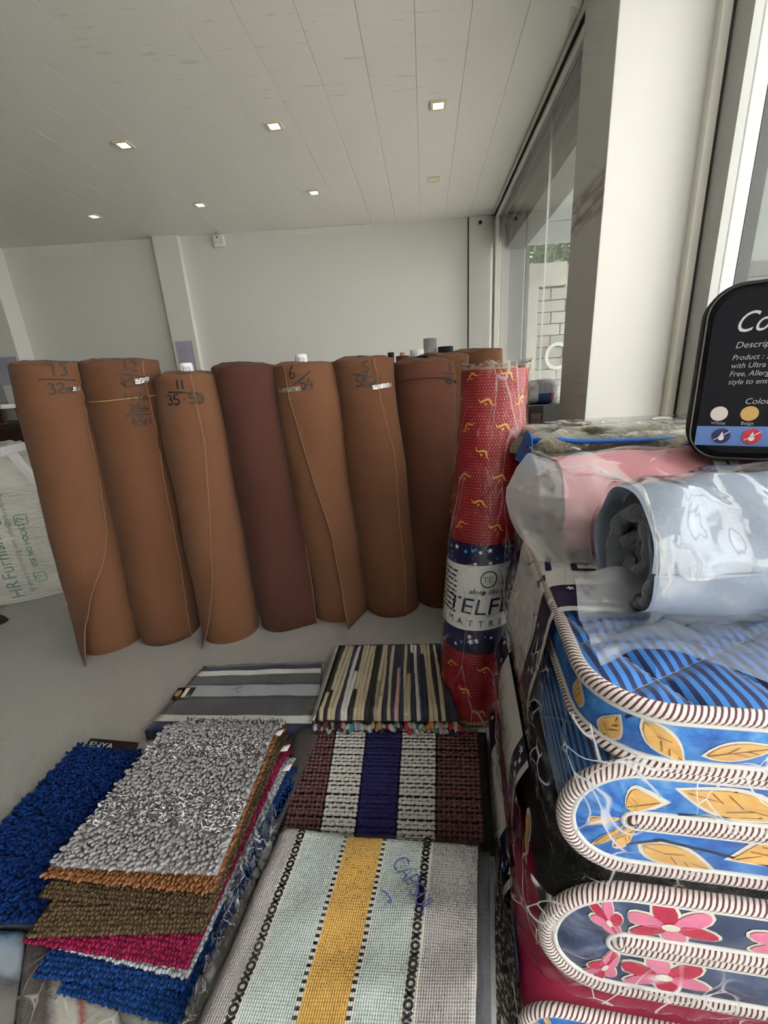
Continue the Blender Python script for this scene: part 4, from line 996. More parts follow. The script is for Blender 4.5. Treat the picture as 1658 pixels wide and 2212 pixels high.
def pouch(name, fn, e, mat, parent, h_=.008, dn=.03, nu=30, nv=30):
    def f(u, v):
        U = lerp(-e, 1+e, u); V_ = lerp(-e, 1+e, v); k = max(abs(U-.5), abs(V_-.5))
        drop = dn*sm(.5, .5+e, k)
        return fn(U, V_)+Vector((0, 0, h_-drop+.003*wob(U*9, V_*9, 1, 1.6)))
    return surf(name, f, nu, nv, mat, parent)
pouch('clear_pouch', sq, .05, M_FILMM, bt)
tq = quad((385, 1486), (424, 1484), (408, 1508), (368, 1512), .058)
slab('card_tag', tq, .001, plain('dark_card_tag', (.02, .016, .014), .4), bt, 2, 2)
decal('tag_seal', poly2d([ellipse(.22, .5, .16, .28)]), lambda x, y: tq(x, y)+Vector((0, 0, .002)), plain('gold_tag_seal', (.35, .24, .10), .4), bt)
decal('tag_barcode', poly2d([[(.5, .1), (.72, .1), (.72, .9), (.5, .9)]]), lambda x, y: tq(x, y)+Vector((0, 0, .002)), M_WLABEL, bt)
decal('pen_mark', ribbon2d([[(W(x, y, .062).x, W(x, y, .062).y) for x, y in s] for s in ([(506, 1480), (520, 1472), (524, 1480), (510, 1488), (512, 1497), (522, 1492)], [(500, 1490), (526, 1484)])], .003), lambda x, y: Vector((x, y, .0625)), M_INKB, bt)
# dark packs filling the gap between the piles
dq = quad((640, 1575), (700, 1560), (600, 1790), (575, 1780), 0.05)
dk = thing('packed_mat', dq(.5, .5)-Vector((0, 0, .05)), 'narrow stack of dark packed mats between the pile and the woven mat', 'mat')
for i in range(4):
    slab('folded_edge', lambda u, v, i=i: dq(u, v)+Vector((-.006*i, 0, -.012*i)), .009, plain('dark_pack_edge', ((.05, .05, .05), (.30, .29, .27), (.03, .035, .05), (.2, .19, .17))[i], .7), dk, 3, 16)

# --- rag rugs with cords running away from the camera
rq_ = quad((742, 1392), (952, 1388), (982, 1540), (688, 1538), 0.118)
rg_ = thing('rag_rug', rq_(.5, .5)-Vector((0, 0, .03)), 'folded rag rug of beige, black and white cords, top of its stack', 'rug', 'folded rag rugs')
CB, CK, CN, CW, CP, CT = [plain('cord_'+n, c, .95, noise=.25, nscale=220, bump=.5, bscale=500, bdist=.004) for n, c in (('beige', (.42, .36, .25)), ('black', (.018, .016, .018)), ('navy', (.022, .025, .05)), ('white', (.50, .48, .47)), ('pink', (.50, .30, .30)), ('taupe', (.28, .23, .18)))]
slab('rug_core', lambda u, v: rq_(u, v)+Vector((0, 0, -.008)), .022, CK, rg_)
seq = [CB, CK, CB, CB, CN, CW, CW, CK, CB, CB, CB, CK, CK, CT, CB, CN, CB, CN, CP, CN, CB, CB, CN, CW, CN, CN, CB, CB, CK, CB, CK, CN]
nc = len(seq); rr2 = random.Random(4)
for i, m_ in enumerate(seq):
    u0 = (i+.5)/nc; brk = rr2.uniform(.15, .85) if rr2.random() < .4 else 2
    def cpt(v, u0=u0, i=i): return rq_(u0+.006*math.sin(v*5+i*1.7), v)+Vector((0, 0, .001+.0015*math.sin(v*40+i)-.07*sm(.93, 1.03, v)**1.5-.026*sm(.03, -.03, v)))
    segs = [(-.03, 1.0, m_)] if brk > 1 else [(-.03, brk, m_), (brk+.004, 1.0, seq[(i+1) % nc])]
    for a, b, mm in segs: tube('rug_cord', [cpt(lerp(a, b, k/24)) for k in range(25)], .0092, mm, rg_, 7)
def rug_under(z, label, cols, sh_, seed):
    q = quad((733-sh_, 1394), (952, 1390), (992, 1556), (681-sh_, 1556), z)
    t = thing('rag_rug', q(.5, .5)-Vector((0, 0, .03)), label, 'rug', 'folded rag rugs')
    slab('rug_core', q, .030, CK, t); r5 = random.Random(seed)
    for k in range(6):
        tube('rug_cord', [q(-.008-.004*(k % 2), v)+Vector((0, 0, -.002-.005*k+.001*math.sin(v*50+k))) for v in np.linspace(.0, 1, 20)], .0058, cols[k % len(cols)], t, 6)
    return t, q
CR, CO, CG, CL, CM, CTe = [plain('loop_'+n, c, .9, noise=.2, nscale=200) for n, c in (('red', (.36, .02, .03)), ('orange', (.48, .16, .05)), ('green', (.20, .30, .16)), ('light_blue', (.30, .40, .50)), ('maroon', (.10, .015, .02)), ('teal', (.02, .18, .22)))]
t2, q2_ = rug_under(.086, 'folded rag rug with white and maroon cord edge, middle of its stack', [CW, CM, CW, CK, CW, CT], 2, 5)
t3_, q3_ = rug_under(.050, 'folded rag rug with mixed bright ends, bottom of its stack', [CW, CW, CK, CM, CT, CK], 6, 6)
loopm = bpy.data.meshes.new('loop'); bm = bmesh.new(); bmesh.ops.create_icosphere(bm, subdivisions=2, radius=1.0); bm.to_mesh(loopm); bm.free(); loopm.shade_smooth()
rl = random.Random(9); palette = [CB, CW, CK, CN, CR, CO, CG, CL, CP, CM, CTe, CW, CB, CN]
for (t_, q_, n_, dz_) in ((t2, q2_, 40, -.010), (t2, q2_, 40, -.023), (t3_, q3_, 42, -.010), (t3_, q3_, 42, -.026)):
    for i in range(n_):
        mm = rl.choice(palette); me = mm.get('_lm')
        key = 'loop_'+mm.name
        me = bpy.data.meshes.get(key)
        if me is None: me = loopm.copy(); me.name = key; me.materials.append(mm)
        o = bpy.data.objects.new('end_loop', me); COL.objects.link(o); o.parent = t_
        p = q_((i+.5+rl.uniform(-.3, .3))/n_, rl.uniform(-.055, -.015))+Vector((0, 0, dz_+rl.uniform(-.003, .003)))
        o.location = p-t_.location; s = rl.uniform(.0072, .0105); o.scale = (s, s*1.8, s*.9); o.rotation_euler = (rl.uniform(-.3, .3), 0, rl.uniform(-.5, .5))

# --- burgundy, white and navy woven mat of thick rows
wq = quad((652, 1572), (1050, 1578), (1068, 1826), (602, 1804), 0.044)
wm = thing('woven_mat', wq(.5, .5)-Vector((0, 0, .044)), 'burgundy, white and navy mat woven in thick puffed rows', 'mat')
slab('mat_base', lambda u, v: wq(u, v)+Vector((0, 0, -.008)), .034, plain('black_mat_backing', (.010, .008, .009), .95), wm)
WB, WWh, WN = [plain('woven_'+n, c, .95, noise=.25, nscale=160, bump=.4, bscale=400, bdist=.004) for n, c in (('burgundy', (.135, .056, .058)), ('white', (.56, .54, .52)), ('navy', (.012, .010, .085)))]
segu = [(.015, .19, WB, 8), (.195, .36, WWh, 8), (.365, .55, WN, 10), (.555, .735, WWh, 9), (.74, .955, WB, 9)]
NR = 27
for r in range(NR):
    v0 = (r+.5)/NR
    for (a, b, mm, npf) in segu:
        pts, rad = [], []
        n_ = npf*5
        for k in range(n_+1):
            x = k/n_; pts.append(wq(lerp(a, b, x), v0+.0035*math.sin(x*npf*PI+r*2)+(.004*math.sin(r*3.7)))+Vector((0, 0, .001*math.sin(r*2.1))))
        pr_ = .0072 if mm is not WN else .0084; amp = .55 if mm is WB else (.30 if mm is WWh else .07)
        tube('woven_row', pts, pr_, mm, wm, 7, rfn=lambda t, npf=npf, pr_=pr_, amp=amp: pr_*(1-amp*abs(math.cos(t*npf*PI))**4)*(.55 if t < .01 or t > .99 else 1))
        if mm is WWh:
            P_ = [wq(lerp(a, b, (j+.5)/npf), v0) for j in range(npf)]
            decal('weave_thread', ribbon2d([[(wq(lerp(a, b, j/(npf-.0)), v0-.40/NR).x, wq(lerp(a, b, j/npf), v0-.40/NR).y) for j in range(npf+1)]], .0030), lambda x, y: Vector((x, y, .0465)), CK, wm)

# --- folded mint, grey and yellow mat in a clear pouch, nearest the camera
cq = quad((603, 1775), (1032, 1816), (1024, 2420), (318, 2420), 0.125)
cm = thing('folded_mat', cq(.5, .5)-Vector((0, 0, .12)), 'folded mint, grey and yellow striped mat in a clear pouch, nearest the camera', 'mat')
def m_capsule():
    t = NT('mint_grey_yellow_weave'); u, v, uvv = t.uv()
    G_, Mi, Ye, Bk, Wh = (.40, .38, .38), (.47, .55, .535), (.66, .38, .08), (.03, .03, .03), (.62, .60, .54)
    e = t.math('ADD', u, t.math('MULTIPLY', t.math('SUBTRACT', t.noise(80, uvv), .5), .006))
    c = t.ramp(e, [(0, G_), (.115, Wh), (.165, Mi), (.352, Wh), (.374, Ye), (.545, Wh), (.567, Mi), (.735, Wh), (.79, G_)], True)
    d1 = t.math('MULTIPLY', t.math('MAXIMUM', t.band(u, .354, .372), t.band(u, .547, .565)), t.math('GREATER_THAN', t.frac(v, .026), .52)); c = t.mix(d1, c, Bk)
    rib = t.math('ABSOLUTE', t.math('SINE', t.math('MULTIPLY', u, 330.0))); cr = t.math('SINE', t.math('MULTIPLY', v, 560.0))
    hgt = t.math('ADD', rib, t.math('MULTIPLY', cr, .35)); big = t.noise(4, uvv, 3)
    c = t.mix(t.math('MULTIPLY', t.noise(7, uvv, 4), .25), c, (.22, .20, .19))
    return t.pbr(c, .9, t.bump(big, .5, .03, t.bump(hgt, .5, .003)), spec=.15)
cz = lambda u, v: .006*wob(u*4, v*5, 4, 1.0)-.040*sm(.05, -.02, u)-.03*sm(.965, 1.0, v)
ctop = lambda u, v: cq(u, v)+Vector((0, 0, cz(u, v)))
slab('top_fold', ctop, .022, m_capsule(), cm, 40, 50)
for i, (du0, du1, z, col) in enumerate(((.01, 1.055, .098, (.085, .085, .095)), (.0, 1.075, .068, (.26, .25, .25)))):
    slab('under_fold', lambda u, v, du0=du0, du1=du1, z=z: cq(lerp(du0, du1, u), v*.985)+Vector((0, 0, z-.125)), .028, plain('grey_weave_fold', col, .9, noise=.2, nscale=60, bump=.5, bscale=300, bdist=.004), cm)
NX = 24
for (uc, off_) in ((.140, 0), (.762, 1)):
    for k in range(NX):
        v0 = .98-(k+.5)/NX*.80; hw, hh = .017, .0135
        st_ = [[(uc-hw, v0-hh), (uc+hw, v0+hh)], [(uc-hw, v0+hh), (uc+hw, v0-hh)]] if k % 2 == off_ else [[(uc+hw*.85*math.cos(a), v0+hh*math.sin(a)) for a in np.linspace(0, 2*PI, 12)]]
        P2_ = [[(ctop(a, b).x, ctop(a, b).y) for a, b in s] for s in st_]
        ZZ = max(ctop(uc, v0).z, ctop(uc, v0+hh).z, ctop(uc, v0-hh).z)
        decal('woven_cross' if len(st_) == 2 else 'woven_ring', ribbon2d(P2_, .0052), lambda x, y, ZZ=ZZ: Vector((x, y, ZZ+.0015)), CK, cm)
cap = pouch('clear_pouch', ctop, .03, M_FILMM, cm, .010, .05, 40, 50)
def px_pen(txt, x, y, h_, ang, adv):
    out = []
    for s in pen(txt, 0, 0, h_, adv):
        out.append([(x+a*math.cos(ang)+b*math.sin(ang), y+a*math.sin(ang)-b*math.cos(ang)) for a, b in s])
    return out
stk = px_pen('CAPSUL', 846, 1868, 34, math.radians(58), .66)+[[(822, 1925), (834, 1932), (842, 1942), (846, 1952), (842, 1954), (838, 1948)]]
decal('pen_lettering', ribbon2d([[(W(x, y, .137).x, W(x, y, .137).y) for x, y in s] for s in stk], .0030), lambda x, y: Vector((x, y, .1415)), M_INKB, cm)
# crumpled edge of the pouch down its left side
def crump(u, v):
    a = W(lerp(585, 372, v), lerp(1690, 2300, v), 0.02); b = ctop(-.01, 1-v*.93); p = a.lerp(b, u)
    return p+Vector((0, 0, .035*math.sin(u*PI)*(1+.7*wob(u*3, v*13, 1, 1.4))+.012*wob(u*9, v*30, 0, 1.3)+.012))
surf('pouch_edge', crump, 18, 80, M_FILMC, cm)
# black and beige flecked mat under it on the right
fq = quad((1076, 1862), (1098, 1862), (1150, 2420), (1040, 2420), .052)
fk = thing('flecked_mat', fq(.5, .5)-Vector((0, 0, .052)), 'black and beige flecked mat edge between the folded mat and the mattress stack', 'mat')
M_FLECK = NT('black_beige_fleck'); M_FLECK = M_FLECK.pbr(M_FLECK.mix(M_FLECK.step(M_FLECK.noise(230, M_FLECK.vmul(M_FLECK.obj(), (1, .35, 1)), 2), .55, .06), (.012, .011, .011), (.26, .22, .18)), .95)
slab('mat_body', fq, .050, M_FLECK, fk)

# ================================================================== stack of folded mattresses beside the camera
MR = math.radians(9.5); LX = Vector((math.cos(MR), -math.sin(MR), 0)); LY = Vector((math.sin(MR), math.cos(MR), 0)); MO = Vector((0.300, 0.530, 0))
def ML(x, y, z): return MO+LX*x+LY*y+Vector((0, 0, z))
MW, MLEN = 0.80, 0.94
def m_stripe():
    t = NT('blue_striped_ticking'); u, v, uvv = t.uv()
    k = t.math('ADD', t.math('ADD', u, t.math('MULTIPLY', v, .10)), t.math('MULTIPLY', t.math('SUBTRACT', t.noise(14, uvv), .5), .004))
    f = t.frac(k, .0200); c = t.mix(t.step(f, .52, .04), (.030, .185, .56), (.006, .014, .085))
    q = .15
    e1 = t.math('ABSOLUTE', t.math('SUBTRACT', t.frac(t.math('ADD', u, t.math('MULTIPLY', v, .55)), q), .5)); e2 = t.math('ABSOLUTE', t.math('SUBTRACT', t.frac(t.math('SUBTRACT', u, t.math('MULTIPLY', v, 1.6)), q*1.6), .5))
    st_ = t.math('MULTIPLY', t.math('GREATER_THAN', t.math('MAXIMUM', e1, e2), .4925), t.math('GREATER_THAN', t.frac(t.math('ADD', u, v), .008), .4))
    c = t.mix(st_, c, (.45, .48, .6)); hq = t.math('SUBTRACT', .5, t.math('MULTIPLY', t.math('POWER', t.math('MULTIPLY', t.math('MAXIMUM', e1, e2), 2.0), 6.0), .5))
    return t.pbr(c, .65, t.bump(hq, .9, .02), sheen=.2, spec=.3)
M_STRIPEB = m_stripe()
def m_bluecloth():
    t = NT('blue_watercolour_border'); u, v, uvv = t.uv()
    n1 = t.noise(18, uvv, 5, .65); c = t.ramp(n1, [(.25, (.012, .045, .22)), (.45, (.025, .13, .45)), (.6, (.06, .24, .60)), (.8, (.32, .45, .65))])
    h1 = t.math('ABSOLUTE', t.math('SUBTRACT', t.frac(t.math('ADD', u, t.math('ABSOLUTE', t.math('SUBTRACT', t.frac(v, .05), .5))), .05), .5))
    c = t.mix(t.math('MULTIPLY', t.math('LESS_THAN', h1, .04), .45), c, (.01, .03, .18)); return t.pbr(c, .6, spec=.3)
M_BLUEB = m_bluecloth()
def m_piping():
    t = NT('white_piping_maroon_stripes'); u, v, uvv = t.uv()
    f = t.frac(t.math('ADD', v, t.math('MULTIPLY', u, .0352)), .0088)
    c = t.mix(t.step(f, .60, .05), (.62, .59, .56), (.10, .025, .035)); return t.pbr(c, .7, t.bump(f, .3, .003), sheen=.2, spec=.2)
M_PIPE = m_piping(); M_TAPEW = plain('white_binding_tape', (.62, .61, .60), .75, noise=.05, nscale=200, bump=.3, bscale=600, bdist=.002)
def m_mesh():
    t = NT('black_spacer_mesh'); u, v, uvv = t.uv()
    a = t.math('SINE', t.math('MULTIPLY', u, 1500.0)); b = t.math('SINE', t.math('MULTIPLY', v, 1500.0)); g = t.math('MULTIPLY', a, b)
    return t.pbr(t.mix(t.step(g, .25, .2), (.010, .010, .011), (.060, .058, .052)), .7, t.bump(g, .4, .002), spec=.3)
M_MESH = m_mesh()
def m_dark_flower():
    t = NT('slate_blue_border'); u, v, uvv = t.uv(); n1 = t.noise(9, uvv, 4)
    return t.pbr(t.ramp(n1, [(.3, (.012, .018, .05)), (.55, (.05, .07, .14)), (.75, (.16, .20, .30))]), .6, spec=.3)
M_SLATE = m_dark_flower(); M_CRIM = plain('crimson_ticking', (.34, .012, .06), .6, noise=.15, nscale=20)
M_LEAFP = NT('ochre_leaf_print'); M_LEAFP = M_LEAFP.pbr(M_LEAFP.mix(M_LEAFP.noise(45), (.52, .24, .035), (.70, .46, .16)), .6)
M_LEAFW = plain('pale_leaf_outline', (.62, .58, .50), .6); M_PETAL = plain('crimson_petal_print', (.40, .015, .055), .6, noise=.35, nscale=60); M_PINKP = plain('pink_petal_print', (.60, .16, .28), .6, noise=.2, nscale=60)
M_TWIG = plain('dark_twig_print', (.02, .02, .03), .6)

def leaf_decals(parent, fn, items):
    for (x, y, l, w_, rot) in items:
        decal('printed_leaf', poly2d([leaf(x, y, l*1.16, w_*1.25, rot)]), lambda a, b: fn(a, b, .0010), M_LEAFW, parent)
        decal('printed_leaf', poly2d([leaf(x, y, l, w_, rot)]), lambda a, b: fn(a, b, .0022), M_LEAFP, parent)
        c, s = math.cos(rot), math.sin(rot)
        P_ = lambda a, b: (x+a*c-b*s, y+a*s+b*c)
        decal('leaf_vein', ribbon2d([[P_(-.48*l, 0), P_(.45*l, 0)], [P_(-.1*l, 0), P_(.1*l, .6*w_)], [P_(-.2*l, 0), P_(0, -.6*w_)], [P_(.1*l, 0), P_(.25*l, .45*w_)]], .0016), lambda a, b: fn(a, b, .0030), plain('leaf_vein', (.25, .09, .015), .6) if 'leaf_vein' not in bpy.data.materials else bpy.data.materials['leaf_vein'], parent)
def flower_decals(parent, fn, items):
    for (x, y, r, n_) in items:
        for k in range(n_):
            a = 2*PI*k/n_+.3
            decal('printed_petal', poly2d([ellipse(x+r*.6*math.cos(a), y+r*.5*math.sin(a), r*.52, r*.32, a, 12)]), lambda p, q: fn(p, q, .0010), M_LEAFW, parent)
            decal('printed_petal', poly2d([ellipse(x+r*.6*math.cos(a), y+r*.5*math.sin(a), r*.44, r*.25, a, 12)]), lambda p, q: fn(p, q, .0022), M_PETAL if k % 2 else M_PINKP, parent)
        decal('flower_heart', poly2d([ellipse(x, y, r*.2, r*.16, 0, 10)]), lambda p, q: fn(p, q, .0032), M_LEAFW, parent)

def fold_path(zc1, zc2, xa, xr, n=14):
    """centre line of a mattress folded at the left: out along zc1, round the fold, back along zc2"""
    R_ = abs(zc1-zc2)/2; cz_ = (zc1+zc2)/2; P = []
    for k in range(13): P.append((lerp(xr, xa, k/12), zc1))
    for k in range(1, n): a = PI/2+PI*k/n; P.append((xa+R_*math.cos(a)*1.05, cz_+R_*math.sin(a)))
    for k in range(13): P.append((lerp(xa, xr, k/12), zc2))
    return P
def offset2(P, d):
    out = []
    for i, p in enumerate(P):
        a = P[max(i-1, 0)]; b = P[min(i+1, len(P)-1)]; dx, dy = b[0]-a[0], b[1]-a[1]; l = math.hypot(dx, dy) or 1
        out.append((p[0]+dy/l*d, p[1]-dx/l*d))
    return out
def along2(P):
    L_ = [0.0]
    for a, b in zip(P, P[1:]): L_.append(L_[-1]+math.hypot(b[0]-a[0], b[1]-a[1]))
    return L_
def folded_body(root, path, t_, y0, y1, m_out, m_in, m_border, pr=.0125):
    po = offset2(path, -t_/2); pi_ = offset2(path, t_/2); s = along2(path); n = len(path)
    # which offset lies outside the fold: the one reaching further left
    if min(p[0] for p in pi_) < min(p[0] for p in po): po, pi_ = pi_, po
    tot = s[-1]
    def at(P, u):
        f = u*(n-1); i = min(int(f), n-2); k = f-i; return (lerp(P[i][0], P[i+1][0], k), lerp(P[i][1], P[i+1][1], k))
    surf('outer_panel', lambda u, v: ML(*((lambda q: (q[0], lerp(y0, y1, v), q[1]))(at(po, u)))), n-1, 16, m_out, root, su=tot, sv=y1-y0)
    surf('inner_panel', lambda u, v: ML(*((lambda q: (q[0], lerp(y0, y1, v), q[1]))(at(pi_, u)))), n-1, 8, m_in, root, su=tot, sv=y1-y0, flip=True)
    def border(u, v, d=0.0, yy=y0, sg=1):
        a = at(po, u); b = at(pi_, u); return ML(lerp(b[0], a[0], v), yy-sg*(.010*math.sin(PI*v)+d), lerp(b[1], a[1], v))
    surf('border', lambda u, v: border(u, v), n-1, 8, m_border, root, su=tot, sv=t_)
    surf('border', lambda u, v: border(u, v, 0, y1, -1), n-1, 4, m_border, root, su=tot, sv=t_)
    for P in (po, pi_):
        tube('piping', [ML(p[0], y0-.002, p[1]) for p in smooth_dense(P)], pr, M_PIPE, root, 10)
    for v_ in (.13, .87):
        tube('binding_tape', [border(k/60, v_, .0005) for k in range(61)], .0050, M_TAPEW, root, 6)
    return lambda a, b, d=0.0: border(a/tot, b/t_, d), tot
def smooth_dense(P):
    return [(p.x, p.y) for p in smoothpts([(a, b, 0) for a, b in P], 3)]

# sleeve of printed card round a mattress: prof = (x, z) points from the bottom of the left side up and over to the right
def sleeve(root, prof, y0, y1, white, s_corner, lettering=(), seed=0, box_=None, stars=16):
    P = smooth_dense(prof) if len(prof) < 30 else prof; S_ = along2(P); tot = S_[-1]
    def pt(s, y, d=0.0):
        s = min(max(s, 0), tot); i = min(max(int(np.searchsorted(S_, s))-1, 0), len(P)-2); k = (s-S_[i])/max(1e-6, S_[i+1]-S_[i])
        x, z = lerp(P[i][0], P[i+1][0], k), lerp(P[i][1], P[i+1][1], k)
        dx, dz = P[i+1][0]-P[i][0], P[i+1][1]-P[i][1]; l = math.hypot(dx, dz) or 1
        return ML(x-dz/l*d, y, z+dx/l*d)
    sl_ = surf('label_sleeve', lambda u, v: pt(u*tot, lerp(y0, y1, v)), 60, 10, M_NAVY, root)
    w0, w1 = white
    # a wavy white field between two starry bands
    def wave(s): return .012*math.sin((s-s_corner)*9)
    surf('label_field', lambda u, v: pt(u*tot, lerp(w0+wave(u*tot), w1+wave(u*tot), v), .0015), 60, 6, M_WLABEL, sl_)
    surf('label_rim', lambda u, v: pt(u*tot, lerp(y0-.004, y0+.014, v), .0018), 60, 2, M_TAPEW, sl_)
    r_ = random.Random(seed)
    for (a, b) in ((y0+.022, w0-.012), (w1+.014, y1-.008)):
        for mm, n_, s0, s1 in ((M_STARW, stars, .007, .013), (M_STARB, stars*2//3, .005, .010)):
            for _ in range(n_):
                s = r_.uniform(.01, min(tot, s_corner+.32)); y = r_.uniform(a, b)+wave(s)
                decal('printed_star', poly2d([star(s, y, r_.uniform(s0, s1), r_.uniform(0, 2))]), lambda p, q: pt(p, q, .0030), mm, sl_)
    for (txt, size, s, y, mm, sx) in lettering:
        v, f = text_mesh2d(txt, size, .12)
        # split big letters finely enough to bend round the corner
        decal('label_lettering', ([(s+a*sx, y+b) for a, b in v], f), lambda p, q: pt(p, q, .0035), mm, sl_)
    if box_:
        s, y, w_, h_ = box_
        decal('care_panel', poly2d([[(s, y), (s+w_, y), (s+w_, y+h_), (s, y+h_)]]), lambda p, q: pt(p, q, .0030), plain('lilac_care_panel', (.46, .40, .43), .4), sl_)
        for k in range(3):
            decal('small_print', move2d(dashes(w_-.016, .006, k), s+.008, y+h_-.017*(k+1)), lambda p, q: pt(p, q, .0036), M_LABK, sl_)
    return pt

# ---- mattress C, lowest
mC = thing('folded_mattress', ML(.35, .45, 0), 'lowest folded mattress of the stack, crimson ticking with leaf-print border', 'mattress', 'stacked folded mattresses')
pathC = fold_path(.098, .034, -.030, MW); fC, totC = folded_body(mC, pathC, .058, -.075, .66, M_CRIM, M_BLUEB, M_BLUEB, .0105)
leaf_decals(mC, fC, [(MW-.02, .032, .07, .018, .4), (MW+.12, .03, .06, .016, 2.6), (MW-.12, .028, .07, .017, -.3), (MW+.02, .02, .05, .014, 1.2)])
flower_decals(mC, fC, [(MW+.24, .03, .045, 6)])
# ---- mattress B, middle
mB = thing('folded_mattress', ML(.35, .48, .13), 'middle folded mattress with black mesh side and crimson flowers', 'mattress', 'stacked folded mattresses')
pathB = fold_path(.335, .195, .078, MW); fB, totB = folded_body(mB, pathB, .122, -.030, .70, M_MESH, M_SLATE, M_SLATE)
sB = MW-.078
flower_decals(mB, fB, [(sB-.10, .058, .060, 7), (sB-.24, .062, .055, 6), (sB-.38, .058, .055, 7), (sB+.34, .060, .062, 7), (sB+.47, .055, .055, 6)])
# ---- mattress A, on top: free upper panel and a fold under it
mA = thing('folded_mattress', ML(.40, .49, .40), 'top folded mattress with blue striped quilting and ochre leaf border', 'mattress', 'stacked folded mattresses')
pathA = fold_path(.582, .468, .078, MW); fA, totA = folded_body(mA, pathA, .106, 0.0, MLEN, M_STRIPEB, M_BLUEB, M_BLUEB)
sA = MW-.078
leaf_decals(mA, fA, [(sA+.10, .045, .075, .022, .5), (sA+.33, .030, .11, .026, -.25), (sA+.44, .065, .09, .022, .5), (sA+.54, .03, .10, .024, 2.7), (sA-.17, .040, .12, .028, -.12), (sA-.30, .055, .11, .026, .35), (sA-.42, .04, .1, .026, 3.0), (sA+.24, .05, .075, .02, 1.3)])
decal('printed_twig', ribbon2d([[(sA-.5, .02), (sA-.36, .035), (sA-.25, .02)], [(sA-.33, .033), (sA-.30, .08)], [(sA+.30, .06), (sA+.42, .03), (sA+.55, .06)]], .004), lambda a, b: fA(a, b, .002), M_TWIG, mA)
# rounded free panel
Z0, Z1, CR_ = .640, .745, .115
def outline(n=12):
    P = [(MW, 0.0)]
    for k in range(11): P.append((lerp(MW, CR_, k/10), 0.0))
    for k in range(1, n): a = -PI/2-PI/2*k/n; P.append((CR_+CR_*math.cos(a), CR_+CR_*math.sin(a)))
    for k in range(17): P.append((0.0, lerp(CR_, MLEN-CR_, k/16)))
    for k in range(1, n): a = PI-PI/2*k/n; P.append((CR_+CR_*math.cos(a), MLEN-CR_+CR_*math.sin(a)))
    P.append((MW, MLEN)); return P[1:]
OUTL = outline(); SOUT = along2(OUTL)
def rim(s, d=0.0):
    s = min(max(s, 0), SOUT[-1]); i = min(max(int(np.searchsorted(SOUT, s))-1, 0), len(OUTL)-2); k = (s-SOUT[i])/max(1e-6, SOUT[i+1]-SOUT[i])
    a, b = OUTL[i], OUTL[i+1]; dx, dy = b[0]-a[0], b[1]-a[1]; l = math.hypot(dx, dy) or 1
    # walking left along the front edge, the outside is on the left hand
    return lerp(a[0], b[0], k)-dy/l*d, lerp(a[1], b[1], k)+dx/l*d
def border_top(s, t, d=0.0):
    x, y = rim(s, .008*math.sin(PI*min(1, max(0, t)))+d); return ML(x, y, lerp(Z0, Z1, t))
surf('panel_border', lambda u, v: border_top(u*SOUT[-1], v), 90, 8, M_BLUEB, mA, su=SOUT[-1], sv=Z1-Z0, flip=True)
def quiltz(x, y):
    e1 = abs(((x+.55*y)/.15) % 1-.5)*2; e2 = abs(((x-1.6*y)/.24) % 1-.5)*2; return .010*(1-max(e1, e2)**4)-.003
def top_pt(u, v):
    x = lerp(.0, MW, u); y = lerp(.0, MLEN, v)
    # pull the grid inside the rounded corners
    if x < CR_ and y < CR_:
        dx, dy = CR_-x, CR_-y; m_ = max(dx, dy); l = math.hypot(dx, dy) or 1; x, y = CR_-dx/l*m_, CR_-dy/l*m_
    if x < CR_ and y > MLEN-CR_:
        dx, dy = CR_-x, y-(MLEN-CR_); m_ = max(dx, dy); l = math.hypot(dx, dy) or 1; x, y = CR_-dx/l*m_, MLEN-CR_+dy/l*m_
    edge = min(x, y, MLEN-y); return ML(x, y, Z1+quiltz(x, y)*sm(0, .03, edge)+.002)
qtop = surf('quilted_top', top_pt, 90, 110, M_STRIPEB, mA, su=MW, sv=MLEN)
_uv = qtop.data.uv_layers[0].data                    # stripes run straight over the rounded corners
for lp in qtop.data.loops:
    d_ = qtop.data.vertices[lp.vertex_index].co-MO; _uv[lp.index].uv = (d_.dot(LX), d_.dot(LY))
tube('piping', [ML(*rim(s, .002), Z1) for s in np.linspace(0, SOUT[-1], 140)], .0130, M_PIPE, mA, 10)
tube('piping', [ML(*rim(s, .002), Z0+.004) for s in np.linspace(0, SOUT[-1], 140)], .0120, M_PIPE, mA, 10)
for tt in (.15, .85): tube('binding_tape', [border_top(s, tt, .001) for s in np.linspace(0, SOUT[-1], 120)], .0052, M_TAPEW, mA, 6)
bt_ = lambda a, b, d=0.0: border_top(a, b/(Z1-Z0), d)
SC0 = MW-CR_                      # where the front edge meets the corner
leaf_decals(mA, bt_, [(SC0+.015, .050, .085, .017, -2.3), (SC0-.085, .048, .09, .016, 2.85), (SC0+.085, .045, .060, .015, 1.9), (SC0+.15, .06, .05, .014, 1.4)])
decal('printed_twig', ribbon2d([[(SC0+.02, .09), (SC0+.06, .085), (SC0+.10, .03)]], .004), lambda a, b: bt_(a, b, .002), M_TWIG, mA)
